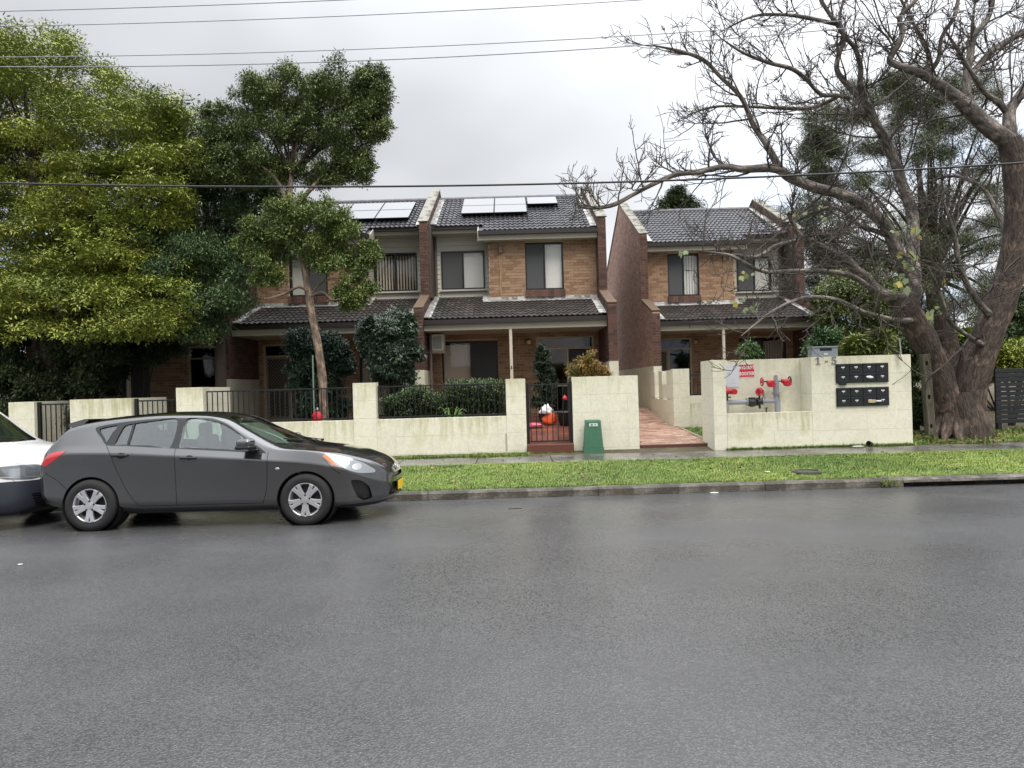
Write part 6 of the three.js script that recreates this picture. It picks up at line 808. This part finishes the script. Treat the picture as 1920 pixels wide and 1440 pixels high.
// ---------------------------------------------------------------- the big bare tree
{
  const t = thing('bare_tree', 'huge leafless tree with forked trunk beside the hydrant wall', 'tree'), B = 15.9;
  const A = (l) => l.map(([x, y, d]) => at(x, y, B + (d || 0)));
  const K = B / FPX, R = (...l) => l.map((v) => (v * K) / 2); // widths given as measured on the photograph
  const g0 = (x, d) => { const p = at(x, 800, B + (d || 0)); p.y = 0.12; return p; };
  const trunkList = [
    [[g0(1800), at(1798, 790, B), at(1792, 762, B), at(1790, 735, B)], R(108, 92, 82, 60)],
    [[at(1776, 790, B), at(1768, 740, B - 0.1), at(1755, 690, B - 0.15), at(1735, 640, B - 0.2), at(1708, 595, B - 0.2), at(1692, 560, B - 0.15)], R(54, 54, 52, 50, 46, 40)],
    [[at(1812, 790, B), at(1816, 740, B), at(1830, 690, B), at(1850, 630, B), at(1878, 560, B), at(1899, 490, B), at(1908, 430, B), at(1908, 360, B), at(1902, 300, B), at(1891, 262, B)], R(60, 60, 58, 54, 50, 47, 45, 43, 42, 40)],
    [[at(1790, 770, B + 0.3), at(1780, 700, B + 0.4), at(1772, 640, B + 0.45), at(1765, 590, B + 0.4)], R(60, 52, 40, 22)]];
  const roots = [[1752, 0.35], [1768, 0.6], [1800, 0.75], [1830, 0.6], [1848, 0.3], [1856, -0.3]].map(([x, dz]) => { const a = at(1795 + (x - 1800) * 0.55, 775, B - dz * 0.3), e = at(x, 806, B - dz); e.y = yardY(e.z) - 0.05; return [[a, a.clone().lerp(e, 0.55).add(V(0, -0.05, 0)), e], [0.17, 0.12, 0.04]]; });
  const trunk = limbs(t, 'trunk', [...trunkList, ...roots], barkBrown, 18);
  { const p = trunk.geometry.attributes.position, n = trunk.geometry.attributes.normal; for (let i = 0; i < p.count; i++) { const q = V().fromBufferAttribute(p, i), a = Math.atan2(q.z + B, q.x - 9.9), d = (f3(q.x * 2.2 + 40, q.y * 0.8, q.z * 2.2 + 40, 3) - 0.5) * 0.16 * clamp(1.6 - q.y * 0.25) + (f3(q.x * 7, q.y * 2, q.z * 7, 2) - 0.5) * 0.04; p.setXYZ(i, q.x + n.getX(i) * d, q.y + n.getY(i) * d * 0.3, q.z + n.getZ(i) * d); } }
  const P = []; const limb = (pts, rad, dd = 0) => P.push([A(pts.map(([x, y, d]) => [x, y, (d || 0) + dd])), R(...rad.map((v) => v * (v > 8 ? 0.74 : 0.95)))]);
  limb([[1690, 562], [1647, 547, -0.2], [1613, 513, -0.4], [1580, 483, -0.7], [1540, 462, -1], [1500, 440, -1.2], [1478, 400, -1.4]], [40, 30, 26, 22, 16, 12, 6]);
  limb([[1700, 575], [1713, 545], [1697, 507], [1680, 467, -0.1], [1663, 427, -0.2], [1613, 380, -0.3], [1573, 363, -0.4], [1533, 353, -0.6], [1480, 332, -0.8], [1460, 317, -0.9], [1390, 317, -1.1], [1363, 312, -1.2], [1310, 322, -1.4], [1265, 328, -1.6], [1215, 350, -1.8], [1183, 367, -1.9], [1150, 384, -2], [1110, 390, -2.1], [1086, 385, -2.2], [1079, 350, -2.2]], [46, 42, 36, 32, 30, 28, 26, 25, 23, 22, 17, 14, 13, 12, 10, 9, 8, 6, 4, 2]);
  limb([[1463, 320, -0.9], [1440, 275, -0.9], [1413, 235, -0.8], [1390, 183, -0.8], [1352, 145, -0.8], [1320, 113, -0.8], [1280, 97, -0.8], [1225, 85, -0.8]], [20, 15, 13, 11, 9, 8, 6, 3]);
  limb([[1715, 545], [1712, 470, 0.3], [1710, 400, 0.5], [1690, 340, 0.5], [1680, 310, 0.5], [1663, 267, 0.4], [1643, 233, 0.3], [1627, 200, 0.2], [1603, 173, 0.1], [1570, 133], [1572, 105], [1583, 70], [1560, 33], [1537, -5], [1520, -60]], [36, 32, 30, 26, 25, 23, 22, 20, 17, 13, 12, 12, 10, 9, 6]);
  limb([[1620, 190, 0.2], [1613, 160], [1614, 127, -0.1], [1603, 90, -0.2], [1583, 66, -0.3], [1575, 30, -0.3], [1590, -20, -0.3]], [16, 15, 13, 11, 8, 6, 4]);
  limb([[1592, 184, 0.1], [1565, 178, -0.3], [1540, 177, -0.5], [1513, 150, -0.7], [1487, 130, -0.8], [1440, 117, -1], [1390, 97, -1.1], [1350, 70, -1.2]], [10, 11, 10, 9, 8, 7, 5, 2]);
  limb([[1570, 182, -0.2], [1540, 196, -0.1], [1513, 203, 0], [1480, 203, 0.2], [1407, 200, 0.3], [1340, 200, 0.4], [1290, 215, 0.4]], [8, 9, 8, 8, 6, 5, 2]);
  limb([[1568, 45], [1513, 33, -0.3], [1467, 27, -0.6], [1413, 30, -0.8], [1350, 60, -1]], [8, 8, 6, 5, 2]);
  limb([[1890, 265], [1847, 233, -0.2], [1813, 200, -0.3], [1773, 167, -0.5], [1737, 143, -0.6], [1697, 127, -0.8], [1668, 113, -0.9], [1685, 83, -0.9], [1692, 57, -0.9], [1687, 33, -0.9], [1717, 0, -0.9], [1735, -50, -0.9]], [44, 40, 36, 26, 22, 18, 15, 14, 13, 11, 10, 6]);
  limb([[1830, 215, -0.2], [1815, 185], [1813, 143, 0.1], [1820, 100, 0.2], [1827, 67, 0.2], [1853, 33, 0.3], [1862, -10, 0.3], [1850, -70, 0.3]], [26, 24, 20, 17, 16, 13, 11, 6]);
  limb([[1815, 150, 0.1], [1830, 130, 0.4], [1863, 93, 0.6], [1897, 73, 0.8], [1935, 48, 0.9], [1990, 10, 1]], [16, 17, 18, 16, 13, 8]);
  limb([[1895, 270], [1893, 210, 0.2], [1905, 190, 0.3], [1930, 150, 0.4], [1960, 90, 0.5]], [36, 28, 24, 20, 10]);
  limb([[1890, 212, 0.2], [1873, 193, 0.1], [1846, 172, 0], [1825, 140, -0.3], [1800, 100, -0.4], [1775, 60, -0.6]], [18, 15, 12, 10, 8, 4]);
  limb([[1737, 145, -0.6], [1760, 110, -0.7], [1766, 70, -0.8], [1790, 30, -0.9], [1800, -20, -0.9]], [12, 11, 9, 8, 5]);
  limb([[1737, 145, -0.6], [1740, 100, -0.3], [1722, 60, -0.1], [1700, 20, 0], [1680, -30, 0.1]], [8, 8, 7, 5, 3]);
  limb([[1580, 483, -0.7], [1555, 442, -0.8], [1520, 440, -0.9], [1487, 452, -1], [1452, 462, -1.2], [1418, 482, -1.4], [1380, 478, -1.5], [1326, 478, -1.7]], [16, 14, 11, 10, 9, 7, 5, 2]);
  limb([[1640, 545, -0.3], [1590, 515, -0.9], [1532, 508, -1.3], [1487, 508, -1.5], [1441, 510, -1.6], [1406, 499, -1.8], [1372, 480, -1.9], [1310, 470, -2.0]], [14, 13, 11, 10, 9, 8, 6, 2]);
  limb([[1660, 440, -0.2], [1610, 420, 0.2], [1570, 390, 0.5], [1520, 400, 0.8], [1470, 430, 1.0], [1420, 470, 1.1]], [14, 12, 10, 8, 6, 3]);
  limb([[1720, 600, -0.2], [1680, 600, -0.9], [1620, 585, -1.4], [1560, 560, -1.8], [1500, 560, -2.0], [1440, 590, -2.2], [1390, 630, -2.3]], [16, 12, 10, 8, 6, 5, 2]);
  limb([[1865, 600, 0], [1830, 560, -0.6], [1800, 500, -0.9], [1790, 440, -1.0], [1770, 380, -1.1]], [20, 15, 12, 8, 4]);
  limb([[1850, 650, -0.1], [1815, 630, -0.8], [1780, 600, -1.1], [1760, 540, -1.2], [1740, 500, -1.2]], [14, 11, 8, 6, 3]);
  limb([[1900, 470, 0.2], [1870, 400, 0.8], [1840, 350, 1.2], [1790, 330, 1.5], [1740, 340, 1.7]], [18, 14, 10, 7, 3]);
  const lm = limbs(t, 'limb', P, barkGrey, 9);
  // side shoots, branchlets and knobbly twigs
  const r = rng(907), tubes = [[], [], []];
  function shoot(p, dir, len, rad, level) {
    const n = level === 0 ? 9 : level === 1 ? 6 : 4, pts = [p.clone()], d = dir.clone().normalize(); const bend = V((r() - 0.5) * 0.5, 0.10 + r() * 0.18, (r() - 0.5) * 0.5); let q = p.clone();
    for (let i = 1; i <= n; i++) { d.add(bend.clone().multiplyScalar(0.28)).add(V((r() - 0.5) * 0.34, (r() - 0.5) * 0.34, (r() - 0.5) * 0.3)).normalize(); q = q.clone().addScaledVector(d, len / n); pts.push(q); }
    tubes[level].push(taperTube(pts, pts.map((_, i) => lerp(rad, level === 2 ? 0.0055 : Math.max(0.006, rad * 0.3), i / n)), level === 0 ? 5 : level === 1 ? 4 : 3));
    if (level === 2) return;
    const kids = level === 0 ? 5 + Math.floor(len * 2.2) : 3 + Math.floor(r() * 3);
    for (let k = 0; k < kids; k++) { const i = 1 + Math.floor(r() * (n - 0.01)), tan = pts[i].clone().sub(pts[i - 1]).normalize(), perp = V(r() - 0.5, r() - 0.42, r() - 0.5).normalize(); const nd = tan.multiplyScalar(0.75).add(perp.multiplyScalar(0.9)); shoot(pts[i], nd, len * (level === 0 ? 0.24 + r() * 0.3 : 0.3 + r() * 0.4), Math.max(0.0065, rad * (0.45 + r() * 0.2)), level + 1); }
  }
  for (const [pts, rad] of P) { const c = new THREE.CatmullRomCurve3(pts), L = c.getLength(), n = Math.max(5, Math.round(L * 3.1)); for (let k = 0; k < n; k++) { const u = 0.12 + 0.88 * ((k + r()) / n), p = c.getPoint(Math.min(1, u)), tan = c.getTangent(Math.min(1, u)), i = Math.min(rad.length - 2, Math.floor(u * (rad.length - 1))), R0 = rad[i]; const perp = V(r() - 0.5, r() - 0.38, (r() - 0.5) * 0.9).normalize(); shoot(p, tan.clone().multiplyScalar(0.65).add(perp), clamp(0.55 + r() * 1.5, 0.4, 2.0) * clamp(R0 * 14, 0.6, 1.1), clamp(R0 * 0.4, 0.009, 0.026), 0); } }
  part('branch', merge(tubes[0]), twigMat, t); part('twig', merge([...tubes[1], ...tubes[2]]), twigMat, t);
  // the few leaves left
  const lg = (() => { const s = new THREE.Shape(); const pts = [[0, 0], [0.05, -0.02], [0.10, 0.03], [0.085, 0.07], [0.13, 0.12], [0.07, 0.13], [0.05, 0.16], [0, 0.23], [-0.05, 0.16], [-0.07, 0.13], [-0.13, 0.12], [-0.085, 0.07], [-0.10, 0.03], [-0.05, -0.02]]; pts.forEach((p, i) => (i ? s.lineTo(...p) : s.moveTo(...p))); const g = new THREE.ShapeGeometry(s); const p = g.attributes.position; for (let i = 0; i < p.count; i++) p.setZ(i, -Math.abs(p.getX(i)) * 0.35 - p.getY(i) * p.getY(i) * 1.2); g.computeVertexNormals(); return g; })();
  const lc = ['#76855a', '#828c54', '#9a9044', '#687a50', '#838f6c'].map((h) => mat({ color: C(h), roughness: 0.6 }));
  for (const [x, y, n, s] of [[1680, 425, 5, 12], [1715, 430, 7, 14], [1700, 470, 6, 12], [1700, 500, 10, 13], [1690, 530, 7, 13], [1770, 520, 2, 5], [1740, 590, 4, 14], [1760, 582, 2, 8], [1400, 512, 4, 12], [1392, 570, 3, 10], [1410, 572, 4, 10], [1285, 470, 2, 10], [1540, 400, 3, 16], [1500, 410, 4, 16]]) for (let k = 0; k < n; k++) { const m = part('leaf', lg, lc[Math.floor(r() * 5)], t); m.position.copy(at(x + (r() - 0.5) * 2 * s, y + (r() - 0.5) * 2 * s, B - 0.7 - r() * 0.5)); m.rotation.set(-0.6 + (r() - 0.5), (r() - 0.5) * 1.6, Math.PI + (r() - 0.5) * 1.6); const q = 0.35 + r() * 0.4; m.scale.set(q, q, q); }
  // leaf litter and mulch at the foot
  const lit = [], r2 = rng(919); for (let k = 0; k < 3400; k++) { const x = 8.7 + r2() * 4.2, z = -15.0 - r2() * 1.7, w = 1 - Math.abs(x - 10) / 3.4; if (r2() > w + 0.25) continue; lit.push([V(x, yardY(z) + 0.012 + 0.05 * r2() * Math.max(0, w), z), 0.45 + r2() * 0.6, r2()]); }
  for (let k = 0; k < 170; k++) { const x = -2 + r2() * 12, z = -10.9 - r2() * 4; lit.push([V(x, (z > FPF ? vergeY(z) + 0.035 : FPY + 0.012), z), 0.3 + r2() * 0.35, r2()]); }
  const im = crown(scene, lg, lit, [C('#4b3d2a'), C('#8a7850'), C('#6c7038'), 0.25], 920, mat({ color: 0xffffff, roughness: 0.9, side: THREE.DoubleSide }), 'leaf_litter'); { const m = M4(), q = new THREE.Quaternion(), e = new THREE.Euler(); lit.forEach(([p, s], i) => { e.set(-Math.PI / 2 + (r2() - 0.5) * 0.9, (r2() - 0.5) * 0.9, r2() * 6.28, 'YXZ'); q.setFromEuler(e); m.compose(p, q, V(s * 0.5, s * 0.5, s * 0.5)); im.setMatrixAt(i, m); }); } im.userData.label = 'brown fallen leaves and mulch around the bare trunk'; im.userData.category = 'leaf litter';
}
// ---------------------------------------------------------------- overhead wires
{
  const wireM = mat({ color: C('#85888f'), roughness: 0.5 }), cable = mat({ color: C('#161617'), roughness: 0.5 });
  const wire = (p, d, r, m, label) => { // parabola through three measured points, carried on to poles out of view
    const [a, b, c] = p.map(([x, y]) => at(x, y, d)), f = (x) => (a.y * (x - b.x) * (x - c.x)) / ((a.x - b.x) * (a.x - c.x)) + (b.y * (x - a.x) * (x - c.x)) / ((b.x - a.x) * (b.x - c.x)) + (c.y * (x - a.x) * (x - b.x)) / ((c.x - a.x) * (c.x - b.x)); const pts = []; for (let x = -20; x <= 20.01; x += 0.5) pts.push(V(x, f(x), -d)); single('overhead_wire', taperTube(pts, pts.map(() => r), 6), m, label, 'wire', 'overhead wires along the street'); };
  wire([[0, 21], [320, 12], [635, 0]], 10.6, 0.0065, wireM, 'topmost thin grey overhead wire');
  wire([[60, 48], [640, 30], [1195, 0]], 11.4, 0.0065, wireM, 'thin grey overhead wire, second from the top');
  wire([[0, 107], [800, 87], [1500, 45]], 11.4, 0.0065, wireM, 'thin grey overhead wire, third from the top');
  wire([[0, 125], [720, 112], [1530, 58]], 10.6, 0.007, wireM, 'lowest of the four thin grey overhead wires');
  wire([[0, 343], [850, 348], [1920, 305]], 11.0, 0.015, cable, 'thick black overhead cable crossing before trees and roofs');
}
// ---------------------------------------------------------------- every thing gets its origin at its base
scene.updateMatrixWorld(true);
for (const o of [...scene.children]) {
  if (o.isCamera || o.isLight || o === sun.target || o.userData.fixed || o.isInstancedMesh || o.userData.kind === 'structure') continue;
  const b = new THREE.Box3().setFromObject(o); if (b.isEmpty()) continue;
  const c = V((b.min.x + b.max.x) / 2, b.min.y, (b.min.z + b.max.z) / 2);
  if (o.isMesh) { if (o.children.length) continue; o.geometry.translate(-c.x, -c.y, -c.z); o.position.copy(c); } else if (o.position.lengthSq() === 0) { for (const k of o.children) k.position.sub(c); o.position.copy(c); }
}
renderer.render(scene, camera);
